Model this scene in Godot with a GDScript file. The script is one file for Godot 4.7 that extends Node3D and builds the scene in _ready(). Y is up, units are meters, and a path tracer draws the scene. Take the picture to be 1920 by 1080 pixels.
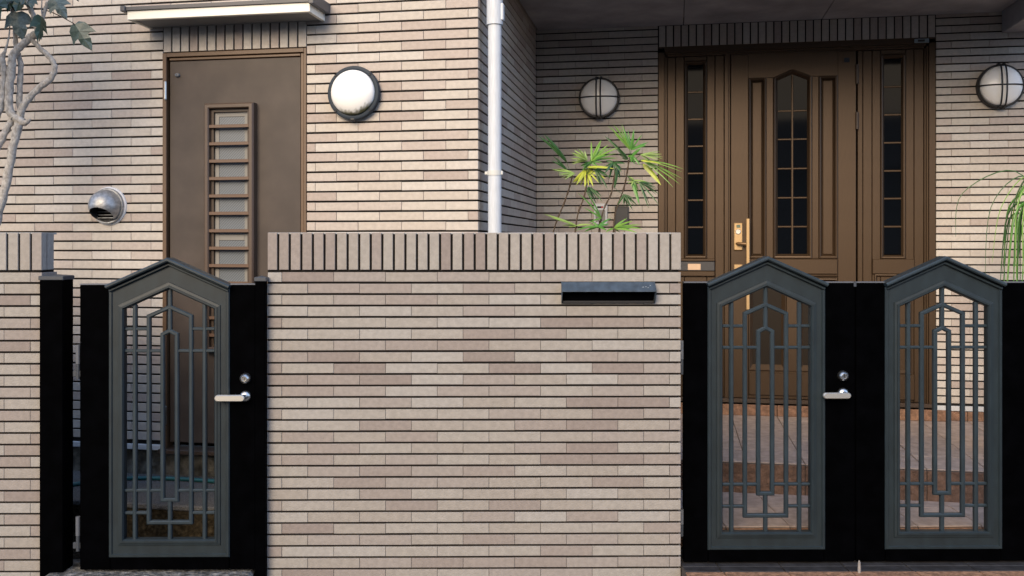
extends Node3D
# A tiled Japanese house front behind a tiled garden wall with three cast gates. Units are metres.
# World: the street face of the garden wall is the plane z = 0. House: x = along its front, z = out of its front.

const EYE := 1.426
const HOUSE_AT := Vector3(-0.162, 0, -0.517)
const HOUSE_TURN := -10.58
const ROW := 0.0505
var M := {}
var used := {}
var rng := RandomNumberGenerator.new()
var meshes := {}
var house: Node3D
var loose := []
var HX := Transform3D(Basis(Vector3.UP, deg_to_rad(HOUSE_TURN)), HOUSE_AT)

func _ready():
	rng.seed = 4711
	# camera
	var cam := Camera3D.new()
	cam.name = "camera"
	cam.projection = Camera3D.PROJECTION_FRUSTUM
	cam.near = 0.05
	cam.far = 400.0
	cam.size = 2.0 * 0.05 * 540.0 / 1737.0
	cam.frustum_offset = Vector2(0, -0.05 * 83.0 / 1737.0)
	cam.position = Vector3(-0.0414, EYE, 4.0945)
	cam.rotation_degrees = Vector3(0, -0.58, 0)
	add_child(cam)
	# sky, exposure
	var env := Environment.new()
	var sky := Sky.new()
	var sm := ProceduralSkyMaterial.new()
	sm.sky_top_color = Color(0.50, 0.60, 0.76)
	sm.sky_horizon_color = Color(0.70, 0.78, 0.88)
	sm.sky_curve = 0.25
	sm.ground_horizon_color = Color(0.30, 0.30, 0.31)
	sm.ground_bottom_color = Color(0.16, 0.16, 0.17)
	sm.sun_angle_max = 1.0
	sky.sky_material = sm
	env.background_mode = Environment.BG_SKY
	env.sky = sky
	env.background_energy_multiplier = 1.4
	env.tonemap_mode = Environment.TONE_MAPPER_LINEAR
	env.tonemap_exposure = 2.33
	env.sdfgi_enabled = true
	env.ssao_enabled = true
	env.ssil_enabled = true
	var we := WorldEnvironment.new()
	we.name = "world_environment"
	we.environment = env
	add_child(we)
	# a low sun behind thin cloud, from the left and in front of the house
	var sun := DirectionalLight3D.new()
	sun.name = "sun"
	sun.light_energy = 0.6
	sun.light_color = Color(1.0, 0.92, 0.82)
	sun.light_angular_distance = 34.0
	sun.shadow_enabled = true
	var to_sun: Vector3 = HX.basis * Vector3(-0.20, 0.50, 1.0).normalized()
	sun.look_at_from_position(to_sun * 30.0, Vector3.ZERO)
	add_child(sun)
	make_materials()
	build_ground()
	build_house()
	build_garden_walls()
	build_gates()
	build_wall_fittings()
	build_porch_floor()
	build_yard()
	build_tree()
	build_palm()
	build_grass_plant()
	build_opposite()

# ---------------------------------------------------------------- naming

func numbered(n: String) -> String:
	var k: int = used.get(n, 0)
	used[n] = k + 1
	return n if k == 0 else "%s_%03d" % [n, k]

func thing(n: String, label: String, category: String, at := Vector3.ZERO, turn := 0.0, group := "") -> Node3D:
	var o := Node3D.new()
	o.name = numbered(n)
	o.position = at
	o.rotation_degrees.y = turn
	add_child(o)
	o.set_meta("label", label)
	o.set_meta("category", category)
	if group:
		o.set_meta("group", group)
	return o

func hthing(n: String, label: String, category: String, at: Vector3, group := "") -> Node3D:
	return thing(n, label, category, HX * at, HOUSE_TURN, group)

func part(n: String, mesh: Mesh, m: Material, parent: Node, at := Vector3.ZERO, label := "") -> MeshInstance3D:
	var o := MeshInstance3D.new()
	o.mesh = mesh
	if m:
		o.material_override = m
	o.position = at
	var k := 0
	var nm := n
	while parent.has_node(NodePath(nm)):
		k += 1
		nm = "%s_%03d" % [n, k]
	o.name = nm
	parent.add_child(o)
	if label:
		o.set_meta("label", label)
	return o

var counters := {}
func piece(n: String, mesh: Mesh, m: Material, parent: Node, at := Vector3.ZERO) -> MeshInstance3D:
	var key := str(parent.get_instance_id()) + n
	var k: int = counters.get(key, 0)
	counters[key] = k + 1
	var o := MeshInstance3D.new()
	o.mesh = mesh
	o.material_override = m
	o.position = at
	o.name = n if k == 0 else "%s_%03d" % [n, k]
	parent.add_child(o)
	return o

func structure(n: String, mesh: Mesh, m: Material, label: String) -> MeshInstance3D:
	var o := MeshInstance3D.new()
	o.mesh = mesh
	if m:
		o.material_override = m
	o.name = numbered(n)
	add_child(o)
	o.set_meta("kind", "structure")
	o.set_meta("label", label)
	o.set_meta("category", n.replace("_", " "))
	return o

# ---------------------------------------------------------------- mesh helpers

func S() -> SurfaceTool:
	var st := SurfaceTool.new()
	st.begin(Mesh.PRIMITIVE_TRIANGLES)
	return st

func tri(st: SurfaceTool, a: Vector3, b: Vector3, c: Vector3, n: Vector3):
	var g := (b - a).cross(c - a)
	if g.length_squared() < 1e-16:
		return
	g = g.normalized()
	if g.dot(n) > 0.0:
		st.set_normal(g); st.add_vertex(a)
		st.set_normal(g); st.add_vertex(c)
		st.set_normal(g); st.add_vertex(b)
	else:
		st.set_normal(-g); st.add_vertex(a)
		st.set_normal(-g); st.add_vertex(b)
		st.set_normal(-g); st.add_vertex(c)

func quad(st: SurfaceTool, a: Vector3, b: Vector3, c: Vector3, d: Vector3, n: Vector3):
	tri(st, a, b, c, n)
	tri(st, a, c, d, n)

func box(st: SurfaceTool, lo: Vector3, hi: Vector3, b := 0.0):
	var c := (lo + hi) * 0.5
	var h := (hi - lo) * 0.5
	b = minf(b, minf(h.x, minf(h.y, h.z)) * 0.9)
	for ax in 3:
		var u := (ax + 1) % 3
		var v := (ax + 2) % 3
		for s in [-1.0, 1.0]:
			var pts := []
			for q in [[-1, -1], [1, -1], [1, 1], [-1, 1]]:
				var p := Vector3.ZERO
				p[ax] = h[ax] * s
				p[u] = (h[u] - b) * q[0]
				p[v] = (h[v] - b) * q[1]
				pts.append(c + p)
			var n := Vector3.ZERO
			n[ax] = s
			quad(st, pts[0], pts[1], pts[2], pts[3], n)
	if b > 0.0:
		for ax in 3:
			var u := (ax + 1) % 3
			var v := (ax + 2) % 3
			for su in [-1.0, 1.0]:
				for sv in [-1.0, 1.0]:
					var p := [Vector3.ZERO, Vector3.ZERO, Vector3.ZERO, Vector3.ZERO]
					for k in 4:
						p[k][ax] = (h[ax] - b) * (-1.0 if k == 0 or k == 3 else 1.0)
						p[k][u] = (h[u] - (b if k > 1 else 0.0)) * su
						p[k][v] = (h[v] - (0.0 if k > 1 else b)) * sv
					var n := Vector3.ZERO
					n[u] = su
					n[v] = sv
					quad(st, c + p[0], c + p[1], c + p[2], c + p[3], n)
		for sx in [-1.0, 1.0]:
			for sy in [-1.0, 1.0]:
				for sz in [-1.0, 1.0]:
					var sg := Vector3(sx, sy, sz)
					tri(st, c + sg * (h - Vector3(0, b, b)), c + sg * (h - Vector3(b, 0, b)), c + sg * (h - Vector3(b, b, 0)), sg)

func box_mesh(lo: Vector3, hi: Vector3, b := 0.0) -> ArrayMesh:
	var st := S()
	box(st, lo, hi, b)
	return st.commit()

# a wall tile: centred, its face at z = 0, a small arris all round
func tile(st: SurfaceTool, c: Vector3, w: float, h: float, d: float, b: float, tx := Transform3D()):
	var x := w * 0.5
	var y := h * 0.5
	var f := [Vector3(-x + b, -y + b, 0), Vector3(x - b, -y + b, 0), Vector3(x - b, y - b, 0), Vector3(-x + b, y - b, 0)]
	var e := [Vector3(-x, -y, -b), Vector3(x, -y, -b), Vector3(x, y, -b), Vector3(-x, y, -b)]
	var k := [Vector3(-x, -y, -d), Vector3(x, -y, -d), Vector3(x, y, -d), Vector3(-x, y, -d)]
	var ns := [Vector3(0, -1, 0), Vector3(1, 0, 0), Vector3(0, 1, 0), Vector3(-1, 0, 0)]
	for a in [f, e, k]:
		for i in 4:
			a[i] = tx * (c + a[i])
	quad(st, f[0], f[1], f[2], f[3], tx.basis.z)
	for i in 4:
		var j := (i + 1) % 4
		quad(st, f[i], f[j], e[j], e[i], tx.basis * (ns[i] + Vector3(0, 0, 1)))
		quad(st, e[i], e[j], k[j], k[i], tx.basis * ns[i])

func tile_mesh(w: float, h: float, d := 0.016, b := 0.0014) -> ArrayMesh:
	w = snappedf(w, 0.001)
	h = snappedf(h, 0.0005)
	var key := "%.4f_%.4f_%.4f_%.4f" % [w, h, d, b]
	if not meshes.has(key):
		var st := S()
		tile(st, Vector3.ZERO, w, h, d, b)
		meshes[key] = st.commit()
	return meshes[key]

# inset of a closed counter-clockwise path
func inset(path: Array, d: float) -> Array:
	var out := []
	var n := path.size()
	for i in n:
		var p: Vector2 = path[i]
		var e0: Vector2 = (p - path[(i + n - 1) % n]).normalized()
		var e1: Vector2 = (path[(i + 1) % n] - p).normalized()
		var n0 := Vector2(-e0.y, e0.x)
		var n1 := Vector2(-e1.y, e1.x)
		var m := (n0 + n1).normalized()
		out.append(p + m * (d / maxf(0.3, m.dot(n0))))
	return out

# quads between loops [points2d, z] of equal length; closed round
func loft(st: SurfaceTool, loops: Array, closed := true):
	for k in loops.size() - 1:
		var a: Array = loops[k][0]
		var b: Array = loops[k + 1][0]
		var za: float = loops[k][1]
		var zb: float = loops[k + 1][1]
		var n := a.size()
		for i in (n if closed else n - 1):
			var j := (i + 1) % n
			var p := Vector3(a[i].x, a[i].y, za)
			var q := Vector3(a[j].x, a[j].y, za)
			var r := Vector3(b[j].x, b[j].y, zb)
			var s := Vector3(b[i].x, b[i].y, zb)
			var g := (q - p).cross(r - p) + (r - p).cross(s - p)
			if g.z < -1e-9:
				g = -g
			elif absf(g.z) <= 1e-9:
				# a side face: it looks away from the path's inside when the loop goes down with k = 0
				g = g if k == 0 else -g
			quad(st, p, q, r, s, g)

func rect(u0: float, u1: float, v0: float, v1: float) -> Array:
	return [Vector2(u0, v0), Vector2(u1, v0), Vector2(u1, v1), Vector2(u0, v1)]

# a moulded ring inside a closed path; prof holds (inset, z)
func ring(st: SurfaceTool, path: Array, prof: Array):
	var loops := []
	for p in prof:
		loops.append([inset(path, p.x), p.y])
	loft(st, loops)

func prism(st: SurfaceTool, poly: Array, z0: float, z1: float):
	var pv := PackedVector2Array(poly)
	var ix := Geometry2D.triangulate_polygon(pv)
	for k in range(0, ix.size(), 3):
		var a := pv[ix[k]]
		var b := pv[ix[k + 1]]
		var c := pv[ix[k + 2]]
		tri(st, Vector3(a.x, a.y, z1), Vector3(b.x, b.y, z1), Vector3(c.x, c.y, z1), Vector3(0, 0, 1))
		tri(st, Vector3(a.x, a.y, z0), Vector3(b.x, b.y, z0), Vector3(c.x, c.y, z0), Vector3(0, 0, -1))
	var area := 0.0
	var n := poly.size()
	for i in n:
		area += poly[i].cross(poly[(i + 1) % n])
	for i in n:
		var a: Vector2 = poly[i]
		var b: Vector2 = poly[(i + 1) % n]
		var e := b - a
		var o := Vector3(e.y, -e.x, 0) * signf(area)
		quad(st, Vector3(a.x, a.y, z0), Vector3(b.x, b.y, z0), Vector3(b.x, b.y, z1), Vector3(a.x, a.y, z1), o)

# an open bar along a 2-d path, chamfered, square-cut ends
func bar(st: SurfaceTool, path: Array, w: float, z0: float, z1: float, b := 0.004):
	var sides := []
	var n := path.size()
	for i in n:
		var e0: Vector2 = (path[i] - path[maxi(i - 1, 0)]) if i > 0 else (path[1] - path[0])
		var e1: Vector2 = (path[mini(i + 1, n - 1)] - path[i]) if i < n - 1 else (path[n - 1] - path[n - 2])
		var n0 := Vector2(-e0.y, e0.x).normalized()
		var n1 := Vector2(-e1.y, e1.x).normalized()
		var m := (n0 + n1).normalized()
		sides.append(m / maxf(0.3, m.dot(n0)))
	var prof := [[-w * 0.5, z0], [-w * 0.5, z1 - b], [-w * 0.5 + b, z1], [w * 0.5 - b, z1], [w * 0.5, z1 - b], [w * 0.5, z0]]
	var nn := [Vector2(-1, 0), Vector2(-1, 1), Vector2(0, 1), Vector2(1, 1), Vector2(1, 0), Vector2(0, -1)]
	for i in n - 1:
		for k in 6:
			var pa: Array = prof[k]
			var pb: Array = prof[(k + 1) % 6]
			var a2: Vector2 = path[i] + sides[i] * pa[0]
			var b2: Vector2 = path[i + 1] + sides[i + 1] * pa[0]
			var c2: Vector2 = path[i + 1] + sides[i + 1] * pb[0]
			var d2: Vector2 = path[i] + sides[i] * pb[0]
			var nd: Vector2 = sides[i] * nn[k].x
			quad(st, Vector3(a2.x, a2.y, pa[1]), Vector3(b2.x, b2.y, pa[1]), Vector3(c2.x, c2.y, pb[1]), Vector3(d2.x, d2.y, pb[1]), Vector3(nd.x, nd.y, nn[k].y))
	for e in [0, n - 1]:
		var q := []
		for k in 6:
			var p2: Vector2 = path[e] + sides[e] * prof[k][0]
			q.append(Vector3(p2.x, p2.y, prof[k][1]))
		var dir: Vector2 = (path[0] - path[1]) if e == 0 else (path[n - 1] - path[n - 2])
		for k in range(1, 5):
			tri(st, q[0], q[k], q[k + 1], Vector3(dir.x, dir.y, 0))

# a closed loop of bar
func loop_bar(st: SurfaceTool, path: Array, w: float, z0: float, z1: float, b := 0.004):
	var o := inset(path, -w * 0.5)
	var i := inset(path, w * 0.5)
	loft(st, [[o, z0], [o, z1 - b], [inset(path, -w * 0.5 + b), z1], [inset(path, w * 0.5 - b), z1], [i, z1 - b], [i, z0]])

func tube(st: SurfaceTool, pts: Array, radii: Array, seg := 10, caps := true):
	var n := pts.size()
	var rings := []
	var up := Vector3(0.13, 0.2, 0.97).normalized()
	for i in n:
		var t: Vector3 = (pts[mini(i + 1, n - 1)] - pts[maxi(i - 1, 0)]).normalized()
		var x := up.cross(t)
		if x.length() < 0.05:
			x = Vector3.RIGHT.cross(t)
		x = x.normalized()
		var y := t.cross(x)
		up = y.cross(x) if false else up
		var r := []
		for k in seg:
			var a := TAU * k / seg
			var d := x * cos(a) + y * sin(a)
			r.append([pts[i] + d * radii[i], d])
		rings.append(r)
	for i in n - 1:
		for k in seg:
			var j := (k + 1) % seg
			var A: Array = rings[i][k]
			var B: Array = rings[i][j]
			var C: Array = rings[i + 1][j]
			var D: Array = rings[i + 1][k]
			smooth_quad(st, A, B, C, D)
	if caps:
		for e in [0, n - 1]:
			var dir: Vector3 = (pts[0] - pts[1]) if e == 0 else (pts[n - 1] - pts[n - 2])
			for k in range(1, seg - 1):
				tri(st, rings[e][0][0], rings[e][k][0], rings[e][k + 1][0], dir)

func smooth_tri(st: SurfaceTool, A: Array, B: Array, C: Array):
	var g: Vector3 = (B[0] - A[0]).cross(C[0] - A[0])
	if g.length_squared() < 1e-18:
		return
	var order := [A, C, B] if g.dot(A[1] + B[1] + C[1]) > 0.0 else [A, B, C]
	for v in order:
		st.set_normal(v[1])
		if v.size() > 2:
			st.set_color(v[2])
		st.add_vertex(v[0])

func smooth_quad(st: SurfaceTool, A: Array, B: Array, C: Array, D: Array):
	smooth_tri(st, A, B, C)
	smooth_tri(st, A, C, D)

# turned about z: prof holds (radius, z); normals from the profile, hard where the flag is set
func lathe(st: SurfaceTool, prof: Array, seg := 40, c := Vector3.ZERO, squash := 1.0):
	for i in prof.size() - 1:
		var p: Vector2 = prof[i]
		var q: Vector2 = prof[i + 1]
		var e := (q - p)
		if e.length() < 1e-7:
			continue
		var nf := Vector2(-e.y, e.x).normalized() * -1.0
		var np := nf
		var nq := nf
		if i > 0:
			var e0: Vector2 = (p - prof[i - 1])
			var n0 := Vector2(e0.y, -e0.x).normalized()
			if n0.dot(nf) > 0.8:
				np = (n0 + nf).normalized()
		if i < prof.size() - 2:
			var e1: Vector2 = (prof[i + 2] - q)
			var n1 := Vector2(e1.y, -e1.x).normalized()
			if n1.dot(nf) > 0.8:
				nq = (n1 + nf).normalized()
		for k in seg:
			var a := TAU * k / seg
			var b := TAU * (k + 1) / seg
			var da := Vector3(cos(a), sin(a) * squash, 0)
			var db := Vector3(cos(b), sin(b) * squash, 0)
			var z := Vector3(0, 0, 1)
			smooth_quad(st, [c + da * p.x + z * p.y, da * np.x + z * np.y], [c + db * p.x + z * p.y, db * np.x + z * np.y], [c + db * q.x + z * q.y, db * nq.x + z * nq.y], [c + da * q.x + z * q.y, da * nq.x + z * nq.y])

func sheet(u0: float, u1: float, z0: float, z1: float, y0: float, y1: float) -> ArrayMesh:
	var st := S()
	quad(st, Vector3(u0, y0, z0), Vector3(u1, y0, z0), Vector3(u1, y1, z1), Vector3(u0, y1, z1), Vector3.UP)
	return st.commit()

func curve(pts: Array, steps := 5) -> Array:
	var out := []
	var n := pts.size()
	for i in n - 1:
		var a: Vector3 = pts[maxi(i - 1, 0)]
		var b: Vector3 = pts[i]
		var c: Vector3 = pts[i + 1]
		var d: Vector3 = pts[mini(i + 2, n - 1)]
		for k in steps:
			out.append(b.cubic_interpolate(c, a, d, float(k) / steps))
	out.append(pts[n - 1])
	return out

# ---------------------------------------------------------------- materials

func noise_tex(size: int, freq: float, octaves: int, lo: float, hi: float, sd: int, kind := FastNoiseLite.TYPE_SIMPLEX_SMOOTH, as_normal := false, bump := 4.0) -> NoiseTexture2D:
	var n := FastNoiseLite.new()
	n.seed = sd
	n.noise_type = kind
	n.frequency = freq
	n.fractal_octaves = octaves
	n.fractal_gain = 0.55
	var t := NoiseTexture2D.new()
	t.width = size
	t.height = size
	t.seamless = true
	t.noise = n
	if as_normal:
		t.as_normal_map = true
		t.bump_strength = bump
	else:
		var g := Gradient.new()
		g.set_color(0, Color(lo, lo, lo))
		g.set_color(1, Color(hi, hi, hi))
		t.color_ramp = g
	return t

func mat(n: String, c: Color, rough: float, metal := 0.0, spec := 0.5, tex: Texture2D = null, scale := Vector3.ONE, normal: Texture2D = null, ns := 0.5, world := true) -> StandardMaterial3D:
	var m := StandardMaterial3D.new()
	m.resource_name = n
	m.albedo_color = c.linear_to_srgb()
	m.roughness = rough
	m.metallic = metal
	m.metallic_specular = spec
	if tex:
		m.albedo_texture = tex
	if normal:
		m.normal_enabled = true
		m.normal_texture = normal
		m.normal_scale = ns
	if tex or normal:
		m.uv1_triplanar = true
		m.uv1_world_triplanar = world
		m.uv1_scale = scale
	M[n] = m
	return m

func make_materials():
	var grain := noise_tex(512, 0.022, 6, 0.90, 1.0, 3)
	var grain_n := noise_tex(512, 0.09, 4, 0, 1, 5, FastNoiseLite.TYPE_SIMPLEX_SMOOTH, true, 5.0)
	var mottle := noise_tex(512, 0.012, 5, 0.62, 1.0, 8)
	var rough_n := noise_tex(512, 0.03, 5, 0, 1, 12, FastNoiseLite.TYPE_SIMPLEX_SMOOTH, true, 9.0)
	var brush := noise_tex(256, 0.05, 3, 0.86, 1.0, 14)
	var blotch := noise_tex(512, 0.02, 5, 0.35, 1.0, 21)
	var soft := noise_tex(512, 0.010, 4, 0.80, 1.0, 44)
	var cell := noise_tex(512, 0.06, 2, 0.5, 1.0, 30, FastNoiseLite.TYPE_CELLULAR)
	var g3 := Vector3(2.3, 2.3, 2.3)
	# street-wall tiles and house tiles: a few firings of the same clay
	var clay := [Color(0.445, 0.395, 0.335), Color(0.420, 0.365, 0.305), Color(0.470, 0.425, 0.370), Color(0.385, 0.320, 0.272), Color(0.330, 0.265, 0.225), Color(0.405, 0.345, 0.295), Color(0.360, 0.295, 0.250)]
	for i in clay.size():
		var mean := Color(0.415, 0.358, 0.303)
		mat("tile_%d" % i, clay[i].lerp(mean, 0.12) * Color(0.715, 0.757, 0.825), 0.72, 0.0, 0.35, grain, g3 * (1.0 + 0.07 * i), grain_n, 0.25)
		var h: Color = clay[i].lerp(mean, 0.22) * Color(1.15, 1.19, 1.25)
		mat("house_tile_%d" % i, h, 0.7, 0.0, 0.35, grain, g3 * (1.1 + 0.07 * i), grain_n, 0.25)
	mat("mortar", Color(0.022, 0.020, 0.019), 0.95, 0.0, 0.2, grain, g3)
	mat("mortar_cap", Color(0.36, 0.37, 0.38), 0.9, 0.0, 0.2, grain, g3)
	mat("render_grey", Color(0.30, 0.29, 0.27), 0.9, 0.0, 0.2, mottle, Vector3(0.9, 0.9, 0.9), rough_n, 0.3)
	mat("foundation", Color(0.23, 0.215, 0.18), 0.92, 0.0, 0.2, blotch, Vector3(1.1, 1.1, 1.1), rough_n, 0.5)
	mat("concrete", Color(0.27, 0.27, 0.265), 0.92, 0.0, 0.25, blotch, Vector3(1.6, 1.6, 1.6), rough_n, 1.0)
	mat("strip_white", Color(0.50, 0.51, 0.52), 0.5)
	mat("bronze", Color(0.078, 0.049, 0.028), 0.40, 0.5, 0.5, brush, Vector3(30, 0.6, 30), null, 0.5, false)
	mat("bronze_dark", Color(0.045, 0.028, 0.018), 0.5)
	mat("recess_dark", Color(0.013, 0.009, 0.006), 0.5, 0.0, 0.3)  # near-black, used only on the lower recess panels of the door
	mat("service_leaf", Color(0.070, 0.055, 0.047), 0.5, 0.0, 0.4, soft, Vector3(0.8, 0.8, 0.8))
	mat("service_frame", Color(0.120, 0.070, 0.038), 0.45, 0.0, 0.5, brush, Vector3(30, 0.6, 30), null, 0.5, false)
	mat("slat_brown", Color(0.105, 0.060, 0.037), 0.45)
	mat("louvre_brown", Color(0.070, 0.046, 0.032), 0.42)
	mat("gap_black", Color(0.008, 0.008, 0.008), 0.9, 0.0, 0.1)
	mat("glass_dark", Color(0.003, 0.004, 0.006), 0.05, 0.0, 0.28)
	mat("sash_grey", Color(0.19, 0.185, 0.175), 0.5)
	var hatch := hatch_texture()
	var fg := mat("glass_figured", Color(0.165, 0.19, 0.22), 0.3, 0.0, 0.5)
	fg.albedo_texture = hatch
	fg.uv1_triplanar = true
	fg.uv1_scale = Vector3(17, 17, 17)
	mat("gold", Color(0.50, 0.34, 0.175), 0.38, 0.55, 0.5)
	mat("gold_dark", Color(0.20, 0.12, 0.06), 0.4, 0.4)
	mat("steel", Color(0.50, 0.50, 0.49), 0.32, 1.0)
	mat("steel_satin", Color(0.60, 0.59, 0.56), 0.42, 0.85)
	mat("vent_steel", Color(0.50, 0.51, 0.52), 0.48, 0.75, 0.5, mottle, Vector3(6, 6, 6))
	mat("sealant", Color(0.52, 0.53, 0.55), 0.7)
	mat("awning_white", Color(0.80, 0.78, 0.70), 0.55, 0.0, 0.4)
	mat("awning_cap", Color(0.075, 0.074, 0.078), 0.5)
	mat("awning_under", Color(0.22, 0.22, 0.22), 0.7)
	mat("ceiling_board", Color(0.37, 0.37, 0.40), 0.9, 0.0, 0.2, soft, Vector3(0.5, 0.5, 0.5))
	mat("plaster", Color(0.50, 0.47, 0.42), 0.9, 0.0, 0.2, mottle, Vector3(0.6, 0.6, 0.6))
	mat("roof_grey", Color(0.06, 0.06, 0.065), 0.8)
	mat("opal", Color(0.80, 0.80, 0.79), 0.28, 0.0, 0.5)
	var ov := mat("opal_stained", Color(1, 1, 1), 0.28, 0.0, 0.5)
	ov.vertex_color_use_as_albedo = true
	mat("lamp_grey", Color(0.020, 0.030, 0.044), 0.5, 0.0, 0.3)
	mat("lamp_black", Color(0.010, 0.010, 0.012), 0.5)
	mat("pipe_white", Color(0.58, 0.62, 0.67), 0.45, 0.0, 0.45, brush, Vector3(14, 0.7, 14))
	mat("pipe_clip", Color(0.52, 0.53, 0.51), 0.6)
	mat("cast_iron", Color(0.0140, 0.0235, 0.0300), 0.46, 0.0, 0.45, soft, Vector3(2.6, 1.3, 2.6))
	mat("cast_bar", Color(0.020, 0.0340, 0.0450), 0.42, 0.0, 0.5, soft, Vector3(4, 2, 4))
	mat("panel_black", Color(0.0010, 0.0011, 0.0016), 0.55, 0.0, 0.06, mottle, Vector3(1.2, 1.2, 1.2))
	mat("cap_slate", Color(0.035, 0.042, 0.054), 0.5)
	mat("hinge_grey", Color(0.10, 0.11, 0.13), 0.5, 0.2)
	mat("slot_blue", Color(0.068, 0.100, 0.140), 0.42, 0.1, 0.5, mottle, Vector3(3, 3, 3))
	mat("slot_scratch", Color(0.34, 0.38, 0.42), 0.7)
	mat("intercom_white", Color(0.56, 0.57, 0.58), 0.5)
	mat("box_dark", Color(0.030, 0.030, 0.032), 0.5)
	mat("red", Color(0.55, 0.03, 0.02), 0.4)
	mat("label_blue", Color(0.22, 0.28, 0.31), 0.5)
	mat("print_dark", Color(0.03, 0.025, 0.02), 0.6)
	mat("card_tan", Color(0.62, 0.44, 0.30), 0.7)
	mat("slot_grey", Color(0.040, 0.040, 0.045), 0.45)
	mat("lcd", Color(0.12, 0.16, 0.12), 0.3)
	mat("floor_pink", Color(0.45, 0.355, 0.30), 0.75, 0.0, 0.35, soft, Vector3(2.2, 2.2, 2.2), grain_n, 0.4)
	mat("floor_pink_b", Color(0.415, 0.33, 0.285), 0.75, 0.0, 0.35, soft, Vector3(2.7, 2.7, 2.7), grain_n, 0.4)
	mat("riser_orange", Color(0.35, 0.20, 0.125), 0.75, 0.0, 0.35, mottle, Vector3(3.4, 3.4, 3.4), rough_n, 0.7)
	mat("riser_orange_b", Color(0.32, 0.18, 0.115), 0.75, 0.0, 0.35, mottle, Vector3(3.9, 3.9, 3.9), rough_n, 0.7)
	mat("riser_shaded", Color(0.215, 0.130, 0.092), 0.75, 0.0, 0.35, mottle, Vector3(3.4, 3.4, 3.4), rough_n, 0.7)  # riser colour darkened to paint in the shade on the landing riser
	mat("tile_slate", Color(0.036, 0.036, 0.040), 0.6, 0.0, 0.4, mottle, Vector3(2.5, 2.5, 2.5))
	mat("grout", Color(0.05, 0.042, 0.038), 0.95)
	mat("asphalt", Color(0.05, 0.05, 0.052), 0.9, 0.0, 0.3, cell, Vector3(3, 3, 3))
	mat("kerb", Color(0.26, 0.255, 0.245), 0.9, 0.0, 0.3, mottle, Vector3(1, 1, 1))
	mat("soil", Color(0.040, 0.032, 0.022), 0.95, 0.0, 0.2, blotch, Vector3(3, 3, 3), rough_n, 1.0)
	mat("step_concrete", Color(0.21, 0.205, 0.20), 0.92, 0.0, 0.25, cell, Vector3(5, 5, 5), rough_n, 1.2)
	mat("step_face", Color(0.085, 0.066, 0.040), 0.95, 0.0, 0.2, blotch, Vector3(3, 3, 3), rough_n, 0.8)
	mat("hose", Color(0.010, 0.085, 0.092), 0.4)
	var bark := mat("bark", Color(0.60, 0.565, 0.52), 0.85, 0.0, 0.25, mottle, Vector3(9, 5, 9), rough_n, 1.2)
	bark.uv1_world_triplanar = true
	mat("bark_dark", Color(0.09, 0.062, 0.045), 0.9, 0.0, 0.2, blotch, Vector3(9, 5, 9), rough_n, 1.0)
	for i in 3:
		var lf := mat("leaf_%d" % i, [Color(0.030, 0.072, 0.040), Color(0.085, 0.130, 0.112), Color(0.165, 0.215, 0.198)][i], 0.42, 0.0, 0.5, mottle, Vector3(12, 12, 12))  # the palest grey-green has the sheen of lit leaves in its colour
		lf.backlight_enabled = true
		lf.backlight = Color(0.02, 0.05, 0.01)
		lf.cull_mode = BaseMaterial3D.CULL_DISABLED
	var pc := [Color(0.026, 0.080, 0.022), Color(0.070, 0.205, 0.035), Color(0.15, 0.30, 0.05), Color(0.36, 0.42, 0.05), Color(0.22, 0.33, 0.09)]
	for i in 5:
		var pl := mat("palm_%d" % i, pc[i], 0.4, 0.0, 0.5)
		pl.backlight_enabled = true
		pl.backlight = Color(0.10, 0.14, 0.02)
		pl.cull_mode = BaseMaterial3D.CULL_DISABLED
	mat("stem_brown", Color(0.060, 0.040, 0.024), 0.8)
	mat("opp_wall", Color(0.13, 0.125, 0.115), 0.9)
	mat("opp_roof", Color(0.045, 0.045, 0.05), 0.8)

func hatch_texture() -> ImageTexture:
	var im := Image.create(64, 64, false, Image.FORMAT_RGB8)
	for y in 64:
		for x in 64:
			var a: float = 0.80 + 0.20 * float(posmod(x + y, 16) < 5) - 0.06 * float(posmod(x * 3 - y, 11) < 2)
			im.set_pixel(x, y, Color(a, a, a))
	return ImageTexture.create_from_image(im)

func pick() -> int:
	var r := rng.randf()
	if r < 0.24: return 0
	if r < 0.44: return 1
	if r < 0.60: return 2
	if r < 0.72: return 3
	if r < 0.80: return 4
	if r < 0.92: return 5
	return 6

# ---------------------------------------------------------------- ground

func build_ground():
	structure("ground", sheet(-120, 120, -120, 120, -0.16, -0.16), M.soil, "bare ground around the plots")
	structure("road", sheet(-60, 60, 0.95, 6.6, -0.125, -0.125), M.asphalt, "grey asphalt street in front of the garden wall")
	structure("gutter", box_mesh(Vector3(-40, -0.2, 0.55), Vector3(40, -0.115, 0.95), 0.01), M.kerb, "concrete gutter between street and garden wall")
	structure("pavement", box_mesh(Vector3(-40, -0.2, -0.02), Vector3(0.7485, -0.075, 0.549), 0.004), M.kerb, "concrete strip along the foot of the garden wall")
	structure("threshold", box_mesh(Vector3(-2.02, -0.15, -0.35), Vector3(-1.13, -0.004, 0.40), 0.012), M.concrete, "grey rough concrete threshold under the single gate")
	structure("yard", sheet(-6, 1.0, -2.4, -0.13, 0.0, 0.0), M.soil, "dark earth behind the garden wall")

# ---------------------------------------------------------------- tiles laid in courses

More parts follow.
